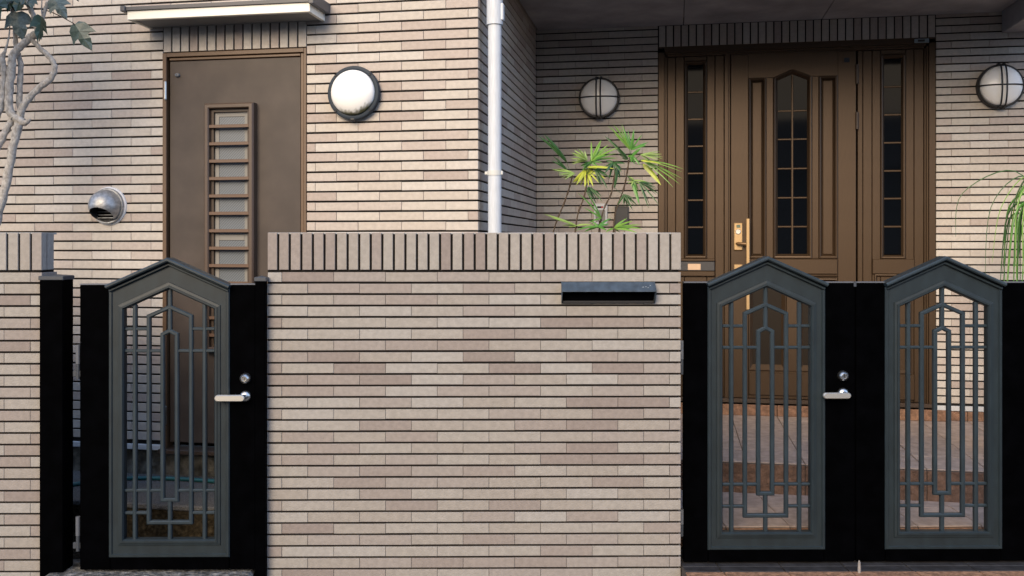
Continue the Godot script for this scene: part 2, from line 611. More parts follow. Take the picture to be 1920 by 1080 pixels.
func courses(v_ref: float, v_lo: float, v_hi: float, u0: float, u1: float, ja: float, jb: float, pitch: float, holes: Array, joint := 0.0016, bed := 0.0092) -> Array:
	var out := []
	var k0 := int(ceil((v_ref - v_hi) / ROW))
	var k1 := int(floor((v_ref - v_lo) / ROW))
	for k in range(k0, k1 + 1):
		var vb := v_ref - ROW * k + bed * 0.5      # foot of the course
		var vt := v_ref - ROW * (k - 1) - bed * 0.5
		var j: float = ja if posmod(k, 2) == 0 else jb
		var first := int(floor((u0 - j) / pitch))
		var u := j + first * pitch
		var spans := []
		while u < u1:
			spans.append([maxf(u + joint * 0.5, u0), minf(u + pitch - joint * 0.5, u1)])
			u += pitch
		for h in holes:
			if vt > h[2] + 0.012 and vb < h[3] - 0.012:
				var cut := []
				for s in spans:
					if s[1] <= h[0] or s[0] >= h[1]:
						cut.append(s)
						continue
					if s[0] < h[0]:
						cut.append([s[0], h[0]])
					if s[1] > h[1]:
						cut.append([h[1], s[1]])
				spans = cut
		for s in spans:
			if s[1] - s[0] > 0.008:
				out.append([s[0], s[1], vb, vt])
	return out

func px(p: Vector3) -> Vector3:
	# where the photographer saw a point (only used to rank which tiles show largest)
	var c := Transform3D(Basis(Vector3.UP, deg_to_rad(-0.58)), Vector3(-0.0414, EYE, 4.0945)).affine_inverse() * p
	return Vector3(960 + 1737 * c.x / -c.z, 457 - 1737 * c.y / -c.z, -c.z)

func rank(t: Transform3D, w: float, h: float) -> float:
	var q := px(HX * t.origin)
	if q.x < -30 or q.x > 1950 or q.y < -12 or q.y > 1050:
		return 0.0
	if q.y > 432 and q.x > 503 and q.x < 1275:
		return 0.0
	if q.y > 520 and (q.x < 230 or (q.x > 405 and q.x < 1350) or (q.x > 1520 and q.x < 1684)):
		return 0.0
	var facing := absf((HX.basis * t.basis.z).normalized().dot((Vector3(-0.0414, EYE, 4.0945) - HX * t.origin).normalized()))
	var seen := 0.35 if q.y > 520 else 1.0
	return w * h * facing * seen / (q.z * q.z)

func lay(list: Array, wall: Node3D, z := 0.0):
	for s in list:
		var w: float = s[1] - s[0]
		var h: float = s[3] - s[2]
		var c := Vector3((s[0] + s[1]) * 0.5, (s[2] + s[3]) * 0.5, z + rng.randf_range(-0.0007, 0.0007))
		var t: Transform3D = wall.transform * Transform3D(Basis(), c)
		loose.append([rank(t, w, h), wall, c, w, h, pick(), t])

func settle_tiles():
	loose.sort_custom(func(a, b): return a[0] > b[0])
	var sts := {}
	for i in loose.size():
		var e: Array = loose[i]
		if i < 298 and e[0] > 0.0:
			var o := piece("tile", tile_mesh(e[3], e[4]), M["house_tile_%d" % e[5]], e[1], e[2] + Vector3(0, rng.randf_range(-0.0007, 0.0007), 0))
			o.rotation_degrees = Vector3(rng.randf_range(-0.5, 0.5), rng.randf_range(-0.15, 0.15), rng.randf_range(-0.14, 0.14))
		else:
			if not sts.has(e[5]):
				sts[e[5]] = S()
			tile(sts[e[5]], Vector3.ZERO, e[3], e[4], 0.016, 0.0014, e[6])
	var am := ArrayMesh.new()
	var ids := sts.keys()
	ids.sort()
	for k in ids:
		sts[k].commit(am)
		am.surface_set_material(am.get_surface_count() - 1, M["house_tile_%d" % k])
	var o := part("tile_cladding", am, null, house)
	o.set_meta("kind", "stuff")

# ---------------------------------------------------------------- house

func wall_part(n: String, t: Transform3D, lo: Vector3, hi: Vector3, m: Material) -> MeshInstance3D:
	var o := part(n, box_mesh(lo, hi), m, house)
	o.transform = t
	return o

func build_house():
	house = thing("house", "house clad in narrow beige tiles with bronze entrance door in a deep porch", "house", HOUSE_AT, HOUSE_TURN)
	var T := Transform3D()
	var side := Transform3D(Basis(Vector3(0, 0, -1), Vector3.UP, Vector3(1, 0, 0)), Vector3.ZERO)
	var back := Transform3D(Basis(), Vector3(0, 0, -1.95))
	# wall bodies: mortar faces lie 10 mm behind the tile faces
	var fst := S()
	box(fst, Vector3(-5.2, 0.3605, -0.2), Vector3(-1.708, 3.25, -0.010))
	box(fst, Vector3(-0.902, 0.3605, -0.2), Vector3(-0.010, 3.25, -0.010))
	box(fst, Vector3(-1.7079, 2.4345, -0.2), Vector3(-0.9021, 3.25, -0.010))
	var fw := part("front_wall", fst.commit(), M.mortar, house)
	part("wall_pier", box_mesh(Vector3(-5.2, 3.25, -0.2), Vector3(0.0, 5.8, -0.002)), M.plaster, house)
	var sw := wall_part("porch_side_wall", side, Vector3(0.012, 0.0, -0.2), Vector3(1.96, 3.25, -0.010), M.mortar)
	var bw := wall_part("porch_back_wall", back, Vector3(-0.2, 0.0, -0.2), Vector3(0.848, 2.98, -0.010), M.mortar)
	var rw := wall_part("porch_right_wall", back, Vector3(2.648, 0.0, -0.2), Vector3(6.4, 3.3, -0.010), M.mortar)
	var hw := wall_part("door_header", back, Vector3(0.848, 2.785, -0.2), Vector3(2.648, 2.98, -0.010), M.mortar)
	part("upper_wall", box_mesh(Vector3(-0.2, 3.105, -2.15), Vector3(6.4, 5.8, -1.952)), M.plaster, house)
	part("inner_partition", box_mesh(Vector3(0.7, 0.0, -2.4), Vector3(2.8, 2.98, -2.18)), M.gap_black, house)
	part("roof", box_mesh(Vector3(-5.6, 5.8, -6.0), Vector3(6.8, 6.0, 0.45), 0.01), M.roof_grey, house)
	# tiles
	var vr := 2.601
	lay(courses(vr, 0.362, 3.2, -5.0, -0.0015, -0.1665, -0.0525, 0.2300, [[-1.708, -0.902, 0.0, 2.667]]), fw)
	lay(courses(vr, 0.37, 3.2, 0.0165, 1.95, 0.12, 0.005, 0.2300, []), sw)
	lay(courses(vr, 0.37, 2.925, 0.0012, 0.846, 0.389, 0.279, 0.2300, []), bw)
	lay(courses(vr, 0.37, 3.25, 2.649, 6.3, 2.742, 2.856, 0.2300, []), rw)
	# standing tiles over the two doors
	var n := 16
	for i in n:
		var c := -1.708 + 0.806 * (i + 0.5) / n
		piece("header_tile", tile_mesh(0.0415, 0.225), M["house_tile_%d" % pick()], fw, Vector3(c, 2.5525, 0.0))
	n = 35
	for i in n:
		var c := 0.850 + 1.797 * (i + 0.5) / n
		piece("header_tile", tile_mesh(0.0415, 0.142), M["house_tile_%d" % pick()], hw, Vector3(c, 2.853, 0.0))
	settle_tiles()
	# base flashing, foundation
	part("base_strip", box_mesh(Vector3(-5.2, 0.332, -0.1), Vector3(-1.71, 0.360, 0.006), 0.002), M.strip_white, house)
	part("base_strip", box_mesh(Vector3(-0.90, 0.332, -0.1), Vector3(0.004, 0.360, 0.006), 0.002), M.strip_white, house)
	part("base_strip", box_mesh(Vector3(2.65, 0.334, -2.05), Vector3(6.4, 0.366, -1.944), 0.002), M.strip_white, house)
	part("foundation", box_mesh(Vector3(-5.2, -0.2, -0.2), Vector3(-0.004, 0.330, -0.022)), M.foundation, house)
	# porch ceiling of three boards, with thin open seams, and the slab above; the beam at its right end
	var cb := part("porch_ceiling", box_mesh(Vector3(-0.2, 2.99, -2.15), Vector3(3.06, 3.10, -0.42)), M.ceiling_board, house)
	var seams := [0.011, 1.02, 1.93, 3.045]
	for i in 3:
		piece("panel", box_mesh(Vector3(seams[i] + 0.002, 2.926, -1.949), Vector3(seams[i + 1] - 0.002, 2.988, -0.43), 0.002), M.ceiling_board, cb)
	part("ceiling_fascia", box_mesh(Vector3(0.01, 2.915, -0.42), Vector3(3.42, 3.16, -0.395), 0.004), M.awning_under, house)
	part("porch_beam", box_mesh(Vector3(3.047, 2.790, -1.949), Vector3(3.40, 3.10, -0.422), 0.004), M.ceiling_board, house)
	build_service_door()
	build_entrance_door()
	build_awning()

func build_awning():
	var aw := Node3D.new()
	aw.name = "awning"
	house.add_child(aw)
	part("fascia", box_mesh(Vector3(-1.785, 2.566, 0.178), Vector3(-0.803, 2.612, 0.204), 0.002), M.awning_white, aw)
	part("side_fascia", box_mesh(Vector3(-1.785, 2.566, 0.001), Vector3(-1.765, 2.612, 0.177), 0.002), M.awning_white, aw)
	part("side_fascia", box_mesh(Vector3(-0.823, 2.566, 0.001), Vector3(-0.803, 2.612, 0.177), 0.002), M.awning_white, aw)
	part("underside", box_mesh(Vector3(-1.764, 2.570, 0.001), Vector3(-0.824, 2.580, 0.177)), M.awning_under, aw)
	var st := S()
	# a sheet-metal cap with a small fall to the street and a rolled lip
	prism(st, [Vector2(-0.002, 2.6125), Vector2(0.214, 2.6125), Vector2(0.214, 2.628), Vector2(0.208, 2.632), Vector2(-0.002, 2.652)], 0.7755, 1.7855)
	var cap := part("cap", st.commit(), M.awning_cap, aw)
	cap.basis = Basis(Vector3(0, 0, 1), Vector3(0, 1, 0), Vector3(-1, 0, 0))
	cap.position = Vector3(0, 0, 0)
	part("end_cap", box_mesh(Vector3(-1.812, 2.606, 0.185), Vector3(-1.786, 2.634, 0.226), 0.003), M.awning_cap, aw)
	part("end_cap", box_mesh(Vector3(-0.802, 2.600, 0.0), Vector3(-0.775, 2.655, 0.226), 0.003), M.awning_cap, aw)

func build_service_door():
	var d := Node3D.new()
	d.name = "service_door"
	house.add_child(d)
	var u0 := -1.707
	var u1 := -0.903
	var st := S()
	# frame: two jambs and a head, stepped
	box(st, Vector3(u0, 0.345, -0.09), Vector3(u0 + 0.022, 2.434, 0.006), 0.002)
	box(st, Vector3(u1 - 0.014, 0.345, -0.09), Vector3(u1, 2.434, 0.006), 0.002)
	box(st, Vector3(u0 + 0.022, 2.412, -0.09), Vector3(u1 - 0.014, 2.434, 0.006), 0.002)
	box(st, Vector3(u1 - 0.034, 0.345, -0.09), Vector3(u1 - 0.017, 2.409, -0.004), 0.002)
	box(st, Vector3(u0 + 0.034, 2.395, -0.09), Vector3(u1 - 0.036, 2.408, -0.004), 0.002)
	part("frame", st.commit(), M.service_frame, d)
	part("reveal", box_mesh(Vector3(u0 + 0.001, 0.35, -0.12), Vector3(u1 - 0.001, 2.43, -0.06)), M.gap_black, d)
	part("leaf", box_mesh(Vector3(u0 + 0.032, 0.375, -0.059), Vector3(u1 - 0.037, 2.392, -0.012), 0.003), M.service_leaf, d)
	part("sill", box_mesh(Vector3(u0 - 0.01, 0.322, -0.09), Vector3(u1 + 0.01, 0.344, 0.035), 0.002), M.bronze_dark, d)
	for v in [2.235, 0.52]:
		part("hinge", box_mesh(Vector3(u0 + 0.012, v - 0.05, 0.004), Vector3(u0 + 0.026, v + 0.05, 0.016), 0.004), M.steel, d)
	st = S()
	lathe(st, [Vector2(0.014, -0.012), Vector2(0.014, -0.004), Vector2(0.010, 0.001), Vector2(0.004, 0.002), Vector2(0.0, -0.003)], 16, Vector3(-1.628, 2.318, 0), 0.75)
	part("door_viewer", st.commit(), M.hinge_grey, d)
	# louvred window
	var path := rect(-1.456, -1.181, 0.86, 2.157)
	st = S()
	ring(st, path, [Vector2(0, -0.012), Vector2(0, 0.028), Vector2(0.007, 0.036), Vector2(0.022, 0.036), Vector2(0.027, 0.030), Vector2(0.027, -0.010)])
	part("louvre_frame", st.commit(), M.louvre_brown, d)
	st = S()
	ring(st, rect(-1.429, -1.208, 0.887, 2.130), [Vector2(0, -0.011), Vector2(0, 0.010), Vector2(0.016, 0.010), Vector2(0.016, -0.011)])
	part("louvre_frame", st.commit(), M.bronze_dark, d)
	for k in 13:
		var v := 2.0377 - 0.0907 * k
		st = S()
		var poly := [Vector2(0.002, v - 0.004), Vector2(0.026, v - 0.0095), Vector2(0.0295, v - 0.0075), Vector2(0.0295, v + 0.0065), Vector2(0.026, v + 0.0085), Vector2(0.002, v + 0.003)]
		prism(st, poly, 1.2085, 1.4285)
		var o := part("slat", st.commit(), M.slat_brown, d)
		o.basis = Basis(Vector3(0, 0, 1), Vector3(0, 1, 0), Vector3(-1, 0, 0))
	st = S()
	ring(st, rect(-1.4125, -1.2245, 0.904, 2.113), [Vector2(0, -0.0115), Vector2(0, -0.004), Vector2(0.022, -0.005), Vector2(0.024, -0.009)])
	box(st, Vector3(-1.39, 1.444, -0.0112), Vector3(-1.247, 1.474, -0.0046), 0.001)
	part("window_sash", st.commit(), M.sash_grey, d)
	for v in [[0.926, 1.443], [1.475, 2.091]]:
		part("pane", box_mesh(Vector3(-1.3895, v[0], -0.0115), Vector3(-1.2475, v[1], -0.0085)), M.glass_figured, d)
	# lever of the service door
	st = S()
	lathe(st, [Vector2(0.022, -0.012), Vector2(0.022, 0.0), Vector2(0.009, 0.004), Vector2(0.009, 0.04), Vector2(0.018, 0.046), Vector2(0.018, 0.06), Vector2(0.0, 0.064)], 20, Vector3(-1.02, 1.20, 0))
	part("knob", st.commit(), M.hinge_grey, d)

func build_entrance_door():
	var d := Node3D.new()
	d.name = "entrance_door"
	d.position = Vector3(0, 0, -1.95)
	house.add_child(d)
	var br: Material = M.bronze
	# outer frame with two steps
	var st := S()
	for s in [[0.850, 0.890, -0.006], [0.8905, 0.900, -0.020], [0.9005, 0.909, -0.032]]:
		box(st, Vector3(s[0], 0.374, -0.12), Vector3(s[1], 2.716 + (0.9095 - s[1]) * 1.4, s[2]), 0.0015)
	for s in [[2.606, 2.647, -0.006], [2.594, 2.6055, -0.020], [2.583, 2.5935, -0.032]]:
		box(st, Vector3(s[0], 0.374, -0.12), Vector3(s[1], 2.716 + (s[0] - 2.583) * 1.4, s[2]), 0.0015)
	box(st, Vector3(0.8905, 2.744, -0.12), Vector3(2.6055, 2.784, -0.0065), 0.0015)
	box(st, Vector3(0.9005, 2.731, -0.12), Vector3(2.5935, 2.7435, -0.0205), 0.0015)
	box(st, Vector3(0.9095, 2.718, -0.12), Vector3(2.5825, 2.7305, -0.0325), 0.0015)
	box(st, Vector3(0.850, 2.7725, -0.12), Vector3(0.890, 2.784, -0.007), 0.0015)
	box(st, Vector3(2.606, 2.7725, -0.12), Vector3(2.647, 2.784, -0.007), 0.0015)
	part("frame", st.commit(), br, d)
	st = S()
	box(st, Vector3(1.2955, 0.374, -0.12), Vector3(1.323, 2.7175, -0.022), 0.002)
	box(st, Vector3(1.3235, 0.374, -0.12), Vector3(1.3345, 2.7175, -0.040), 0.002)
	part("mullion", st.commit(), br, d)
	part("sill", box_mesh(Vector3(0.852, 0.345, -0.14), Vector3(2.645, 0.3735, -0.004), 0.003), M.bronze_dark, d)
	part("reveal", box_mesh(Vector3(0.852, 0.374, -0.2), Vector3(2.645, 2.78, -0.122)), M.gap_black, d)
	sidelight(d, [0.910, 0.967, 1.026, 1.178, 1.233, 1.2945], 2.656)
	sidelight(d, [2.1645, 2.198, 2.257, 2.311, 2.468, 2.521, 2.5825], 2.656)
	# letter flap of the left sidelight
	part("ledge", box_mesh(Vector3(0.985, 1.306, -0.055), Vector3(1.232, 1.325, -0.016), 0.004), br, d)
	part("letter_flap", box_mesh(Vector3(0.985, 1.240, -0.055), Vector3(1.230, 1.3055, -0.026), 0.003), M.slot_grey, d)
	part("name_card", box_mesh(Vector3(1.050, 1.246, -0.027), Vector3(1.136, 1.288, -0.0235), 0.0008), M.card_tan, d)
	part("ledge", box_mesh(Vector3(0.985, 1.202, -0.055), Vector3(1.232, 1.2395, -0.020), 0.005), br, d)
	part("raised_block", box_mesh(Vector3(2.257, 1.225, -0.055), Vector3(2.521, 1.325, -0.024), 0.004), br, d)
	part("raised_block", box_mesh(Vector3(2.257, 0.392, -0.055), Vector3(2.521, 0.562, -0.024), 0.004), br, d)
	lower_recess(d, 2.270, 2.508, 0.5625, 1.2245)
	# door leaf: back board, then stiles and rails standing proud of it, then mouldings
	var zf := -0.030
	var zb := -0.054
	part("leaf", box_mesh(Vector3(1.338, 0.376, -0.10), Vector3(2.154, 2.717, zb)), br, d)
	part("stile", box_mesh(Vector3(1.338, 0.376, zb - 0.01), Vector3(1.455, 2.717, zf), 0.003), br, d)
	part("stile", box_mesh(Vector3(2.037, 0.376, zb - 0.01), Vector3(2.154, 2.717, zf), 0.003), br, d)
	st = S()
	prism(st, [Vector2(1.4555, 2.554), Vector2(1.619, 2.554), Vector2(1.745, 2.607), Vector2(1.871, 2.554), Vector2(2.0365, 2.554), Vector2(2.0365, 2.717), Vector2(1.4555, 2.717)], zb - 0.01, zf)
	part("top_rail", st.commit(), br, d)
	part("stile", box_mesh(Vector3(1.573, 1.3275, zb - 0.01), Vector3(1.6185, 2.5535, zf), 0.003), br, d)
	part("stile", box_mesh(Vector3(1.8715, 1.3275, zb - 0.01), Vector3(1.9145, 2.5535, zf), 0.003), br, d)
	part("middle_rail", box_mesh(Vector3(1.4555, 1.195, zb - 0.01), Vector3(2.0365, 1.327, zf), 0.003), br, d)
	part("raised_block", box_mesh(Vector3(1.4575, 1.222, zf - 0.004), Vector3(2.0345, 1.3225, zf + 0.010), 0.004), br, d)
	part("ledge", box_mesh(Vector3(1.4575, 1.204, zf - 0.004), Vector3(2.0345, 1.219, zf + 0.014), 0.006), br, d)
	part("stile", box_mesh(Vector3(1.705, 0.5625, zb - 0.01), Vector3(1.785, 1.1945, zf), 0.003), br, d)
	part("bottom_rail", box_mesh(Vector3(1.4555, 0.376, zb - 0.01), Vector3(2.0365, 0.562, zf), 0.003), br, d)
	part("raised_block", box_mesh(Vector3(1.4575, 0.398, zf - 0.004), Vector3(2.0345, 0.552, zf + 0.010), 0.004), br, d)
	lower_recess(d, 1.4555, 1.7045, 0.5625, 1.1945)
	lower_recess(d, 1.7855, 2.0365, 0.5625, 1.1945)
	for s in [[1.4555, 1.5725], [1.915, 2.0365]]:
		st = S()
		ring(st, rect(s[0], s[1], 1.3275, 2.5535), [Vector2(0, zf - 0.01), Vector2(0, zf + 0.004), Vector2(0.006, zf + 0.008), Vector2(0.014, zf + 0.004), Vector2(0.026, zb + 0.002)])
		part("panel_moulding", st.commit(), br, d)
		part("panel", box_mesh(Vector3(s[0] + 0.027, 1.3535, zb - 0.005), Vector3(s[1] - 0.027, 2.5275, zb + 0.006), 0.005), br, d)
	# arched window: moulding, muntins, fourteen panes
	var arch := [Vector2(1.6195, 1.3275), Vector2(1.8705, 1.3275), Vector2(1.8705, 2.5535), Vector2(1.745, 2.606), Vector2(1.6195, 2.5535)]
	st = S()
	ring(st, arch, [Vector2(0, zf - 0.01), Vector2(0, zf + 0.005), Vector2(0.006, zf + 0.009), Vector2(0.014, zf + 0.006), Vector2(0.029, zb + 0.008), Vector2(0.030, zb - 0.004)])
	part("window_moulding", st.commit(), br, d)
	var lv := [2.326, 2.1335, 1.935, 1.7375, 1.5415]
	part("muntin", box_mesh(Vector3(1.738, 1.357, zb - 0.002), Vector3(1.752, 2.575, zb + 0.010), 0.003), br, d)
	for v in lv:
		part("muntin", box_mesh(Vector3(1.648, v - 0.006, zb - 0.002), Vector3(1.842, v + 0.006, zb + 0.008), 0.003), br, d)
	var ed := [2.545, 2.326, 2.1335, 1.935, 1.7375, 1.5415, 1.353]
	for i in 6:
		for s in [[1.648, 1.741], [1.749, 1.842]]:
			if i == 0:
				st = S()
				var inner: float = s[1] if s[0] < 1.7 else s[0]
				var outer: float = s[0] if s[0] < 1.7 else s[1]
				prism(st, [Vector2(outer, 2.33), Vector2(inner, 2.33), Vector2(inner, 2.578), Vector2(outer, 2.541)], zb - 0.008, zb + 0.003)
				part("pane", st.commit(), M.glass_dark, d)
			else:
				part("pane", box_mesh(Vector3(s[0], ed[i + 1] + 0.004, zb - 0.008), Vector3(s[1], ed[i] - 0.004, zb + 0.003)), M.glass_dark, d)
	# lock plates, pull bar, hinges, small plates
	part("lock_plate", box_mesh(Vector3(1.358, 1.382, zf - 0.002), Vector3(1.415, 1.568, zf + 0.016), 0.004), M.gold, d)
	part("display", box_mesh(Vector3(1.375, 1.535, zf + 0.010), Vector3(1.401, 1.555, zf + 0.0175), 0.001), M.lcd, d)
	st = S()
	lathe(st, [Vector2(0.018, zf + 0.010), Vector2(0.018, zf + 0.020), Vector2(0.015, zf + 0.023), Vector2(0.008, zf + 0.023), Vector2(0.007, zf + 0.019), Vector2(0.0, zf + 0.019)], 24, Vector3(1.386, 1.508, 0))
	part("cylinder", st.commit(), M.steel_satin, d)
	st = S()
	tube(st, [Vector3(1.378, 1.428, zf + 0.016), Vector3(1.385, 1.428, zf + 0.045), Vector3(1.436, 1.424, zf + 0.052)], [0.010, 0.011, 0.010], 10)
	part("thumb_lever", st.commit(), M.gold_dark, d)
	st = S()
	box(st, Vector3(1.436, 0.98, zf + 0.045), Vector3(1.459, 1.597, zf + 0.062), 0.004)
	box(st, Vector3(1.441, 1.560, zf - 0.002), Vector3(1.454, 1.580, zf + 0.046), 0.002)
	box(st, Vector3(1.441, 1.000, zf - 0.002), Vector3(1.454, 1.020, zf + 0.046), 0.002)
	part("pull_handle", st.commit(), M.gold, d)
	part("lock_plate", box_mesh(Vector3(1.358, 1.160, zf - 0.002), Vector3(1.415, 1.286, zf + 0.016), 0.004), M.gold, d)
	st = S()
	lathe(st, [Vector2(0.018, zf + 0.010), Vector2(0.018, zf + 0.020), Vector2(0.015, zf + 0.023), Vector2(0.0, zf + 0.021)], 24, Vector3(1.386, 1.245, 0))
	part("cylinder", st.commit(), M.gold_dark, d)
	for v in [[2.49, 2.62], [2.19, 2.305], [0.62, 0.74]]:
		st = S()
		tube(st, [Vector3(2.159, v[0], zf + 0.006), Vector3(2.159, v[1], zf + 0.006)], [0.011, 0.011], 12)
		part("hinge", st.commit(), M.bronze_dark, d)
	part("keeper", box_mesh(Vector3(2.0766, 2.640, zf - 0.002), Vector3(2.1106, 2.670, zf + 0.004), 0.001), M.lamp_grey, d)
	var lb := part("label_plate", box_mesh(Vector3(2.515, 2.747, -0.007), Vector3(2.604, 2.773, 0.002), 0.001), M.label_blue, d)
	part("label_print", box_mesh(Vector3(2.535, 2.753, 0.001), Vector3(2.578, 2.767, 0.0028)), M.print_dark, d)

func lower_recess(d: Node3D, u0: float, u1: float, v0: float, v1: float):
	var st := S()
	var o := rect(u0, u1, v0, v1)
	var inn := [Vector2(u0 + 0.03, v0 + 0.042), Vector2(u1 - 0.03, v0 + 0.042), Vector2(u1 - 0.03, v1 - 0.03), Vector2(u0 + 0.03, v1 - 0.03)]
	loft(st, [[o, -0.036], [inset(o, 0.003), -0.027], [inset(o, 0.008), -0.026], [inn, -0.0515]])
	part("panel_moulding", st.commit(), M.bronze, d)
	part("panel", box_mesh(Vector3(u0 + 0.027, v0 + 0.038, -0.058), Vector3(u1 - 0.027, v1 - 0.027, -0.0522)), M.recess_dark, d)

func sidelight(d: Node3D, us: Array, top: float):
	var z := -0.040
	var k := 2 if us.size() == 6 else 3
	for i in us.size() - 1:
		if i == k:
			continue
		part("board", box_mesh(Vector3(us[i] + 0.0006, 0.376, z - 0.05), Vector3(us[i + 1] - 0.0006, 2.716, z), 0.0035), M.bronze, d)
	var a: float = us[k]
	var b: float = us[k + 1]
	part("board", box_mesh(Vector3(a + 0.0006, 2.684, z - 0.05), Vector3(b - 0.0006, 2.716, z), 0.0035), M.bronze, d)
	part("board", box_mesh(Vector3(a + 0.0006, 0.376, z - 0.05), Vector3(b - 0.0006, 1.326, z), 0.0035), M.bronze, d)
	var st := S()
	ring(st, rect(a + 0.0005, b - 0.0005, 1.3265, 2.6835), [Vector2(0, z - 0.01), Vector2(0, z + 0.003), Vector2(0.006, z + 0.007), Vector2(0.013, z + 0.004), Vector2(0.024, z - 0.012), Vector2(0.025, z - 0.025)])
	part("window_moulding", st.commit(), M.bronze, d)
	part("backing", box_mesh(Vector3(a, 1.33, z - 0.05), Vector3(b, 2.68, z - 0.030)), M.gap_black, d)
	var vs := [2.660, 2.4715, 2.2848, 2.0985, 1.911, 1.7265, 1.5395, 1.351]
	for i in 7:
		part("pane", box_mesh(Vector3(a + 0.022, vs[i + 1] + 0.004, z - 0.030), Vector3(b - 0.022, vs[i] - 0.004, z - 0.018)), M.glass_dark, d)
	for i in range(1, 7):
		part("muntin", box_mesh(Vector3(a + 0.022, vs[i] - 0.0065, z - 0.026), Vector3(b - 0.022, vs[i] + 0.0065, z - 0.012), 0.003), M.bronze, d)

# ---------------------------------------------------------------- garden walls

func build_garden_walls():
	var w := thing("garden_wall", "long tiled garden wall with black letter slot between the gates", "wall")
	var u0 := -1.084
	var u1 := 0.7475
	part("wall_core", box_mesh(Vector3(u0 + 0.005, -0.2, -0.125), Vector3(u1 - 0.009, 1.468, -0.010)), M.mortar, w)
	part("wall_back", box_mesh(Vector3(u0 + 0.004, -0.2, -0.140), Vector3(u1 - 0.008, 1.462, -0.1255)), M.render_grey, w)
	# courses below the coping
	var vr := 1.2537
	var ja := -1.01475
	for s in courses(vr, -0.16, 1.30, u0, u1, ja, ja + 0.114, 0.2283, []):
		var a: float = s[0]
		if s[3] > 1.29:
			a = maxf(a, u0 + 0.0075)
		var wd: float = s[1] - a
		if wd < 0.012:
			continue
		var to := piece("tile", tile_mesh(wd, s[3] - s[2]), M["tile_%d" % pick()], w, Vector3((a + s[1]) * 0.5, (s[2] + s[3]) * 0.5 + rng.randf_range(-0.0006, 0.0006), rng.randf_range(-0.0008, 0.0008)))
		to.rotation_degrees = Vector3(rng.randf_range(-0.5, 0.5), rng.randf_range(-0.15, 0.15), rng.randf_range(-0.12, 0.12))
	# coping of standing tiles
	var c0 := u0 + 0.0075
	var n := 36
	var pitch := (u1 - c0 + 0.0095) / n
	for i in n:
		var a := c0 + pitch * i
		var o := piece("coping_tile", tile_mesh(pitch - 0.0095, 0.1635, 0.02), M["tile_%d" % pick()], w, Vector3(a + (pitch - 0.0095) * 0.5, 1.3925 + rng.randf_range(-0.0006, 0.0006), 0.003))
		o.rotation_degrees.z = rng.randf_range(-0.15, 0.15)
	part("coping_top", box_mesh(Vector3(c0 + 0.001, 1.4682, -0.138), Vector3(u1 - 0.001, 1.4752, -0.003), 0.001), M.mortar_cap, w)
	# return tiles on the right end
	for k in 29:
		var v := vr + 0.0253 - ROW * (k - 1)
		if v < -0.15:
			break
		var o := piece("return_tile", tile_mesh(0.12, 0.0413), M["tile_%d" % pick()], w, Vector3(u1 + 0.0005, v, -0.0785))
		o.rotation_degrees.y = 90
	# the wall at the far left, ending at the gate post
	var l := thing("garden_wall", "short end of tiled garden wall beside the single gate's thick black post", "wall", Vector3(0, 0, 0.022))
	var e := -2.0565
	part("wall_core", box_mesh(Vector3(-4.4, -0.2, -0.125), Vector3(e - 0.009, 1.468, -0.010)), M.mortar, l)
	for s in courses(vr, -0.16, 1.30, -2.75, e, e - 0.0505, e - 0.1645, 0.2283, []):
		piece("tile", tile_mesh(s[1] - s[0], s[3] - s[2]), M["tile_%d" % pick()], l, Vector3((s[0] + s[1]) * 0.5, (s[2] + s[3]) * 0.5, rng.randf_range(-0.0008, 0.0008)))
	for i in 14:
		var a := e - 0.0515 * (i + 1) + 0.0095
		piece("coping_tile", tile_mesh(0.042, 0.1635, 0.02), M["tile_%d" % pick()], l, Vector3(a + 0.021, 1.3925, 0.003))
	part("coping_top", box_mesh(Vector3(-4.4, 1.4682, -0.138), Vector3(e - 0.001, 1.4752, -0.003), 0.001), M.mortar_cap, l)
	for s in [[-0.049, 0.044, 1.3925, 0.1635], [-0.075, 0.022, 1.3925, 0.1635], [-0.1095, 0.044, 1.3925, 0.1635]]:
		var o := piece("return_tile", tile_mesh(s[1], s[3]), M["tile_2"], l, Vector3(e + 0.0005, s[2], s[0] + 0.024))
		o.rotation_degrees.y = 90
	for k in 29:
		var v := vr + 0.0253 - ROW * (k - 1)
		if v > 1.3 or v < -0.15:
			continue
		var o := piece("return_tile", tile_mesh(0.12, 0.0413), M["tile_%d" % pick()], l, Vector3(e + 0.0005, v, -0.0785))
		o.rotation_degrees.y = 90

# ---------------------------------------------------------------- gates

const GS := 0.002369   # metres to one unit of the gate drawing

func g2(x: float, y: float) -> Vector2:
	return Vector2((x - 1437.5) * GS, (1053.0 - y) * GS)

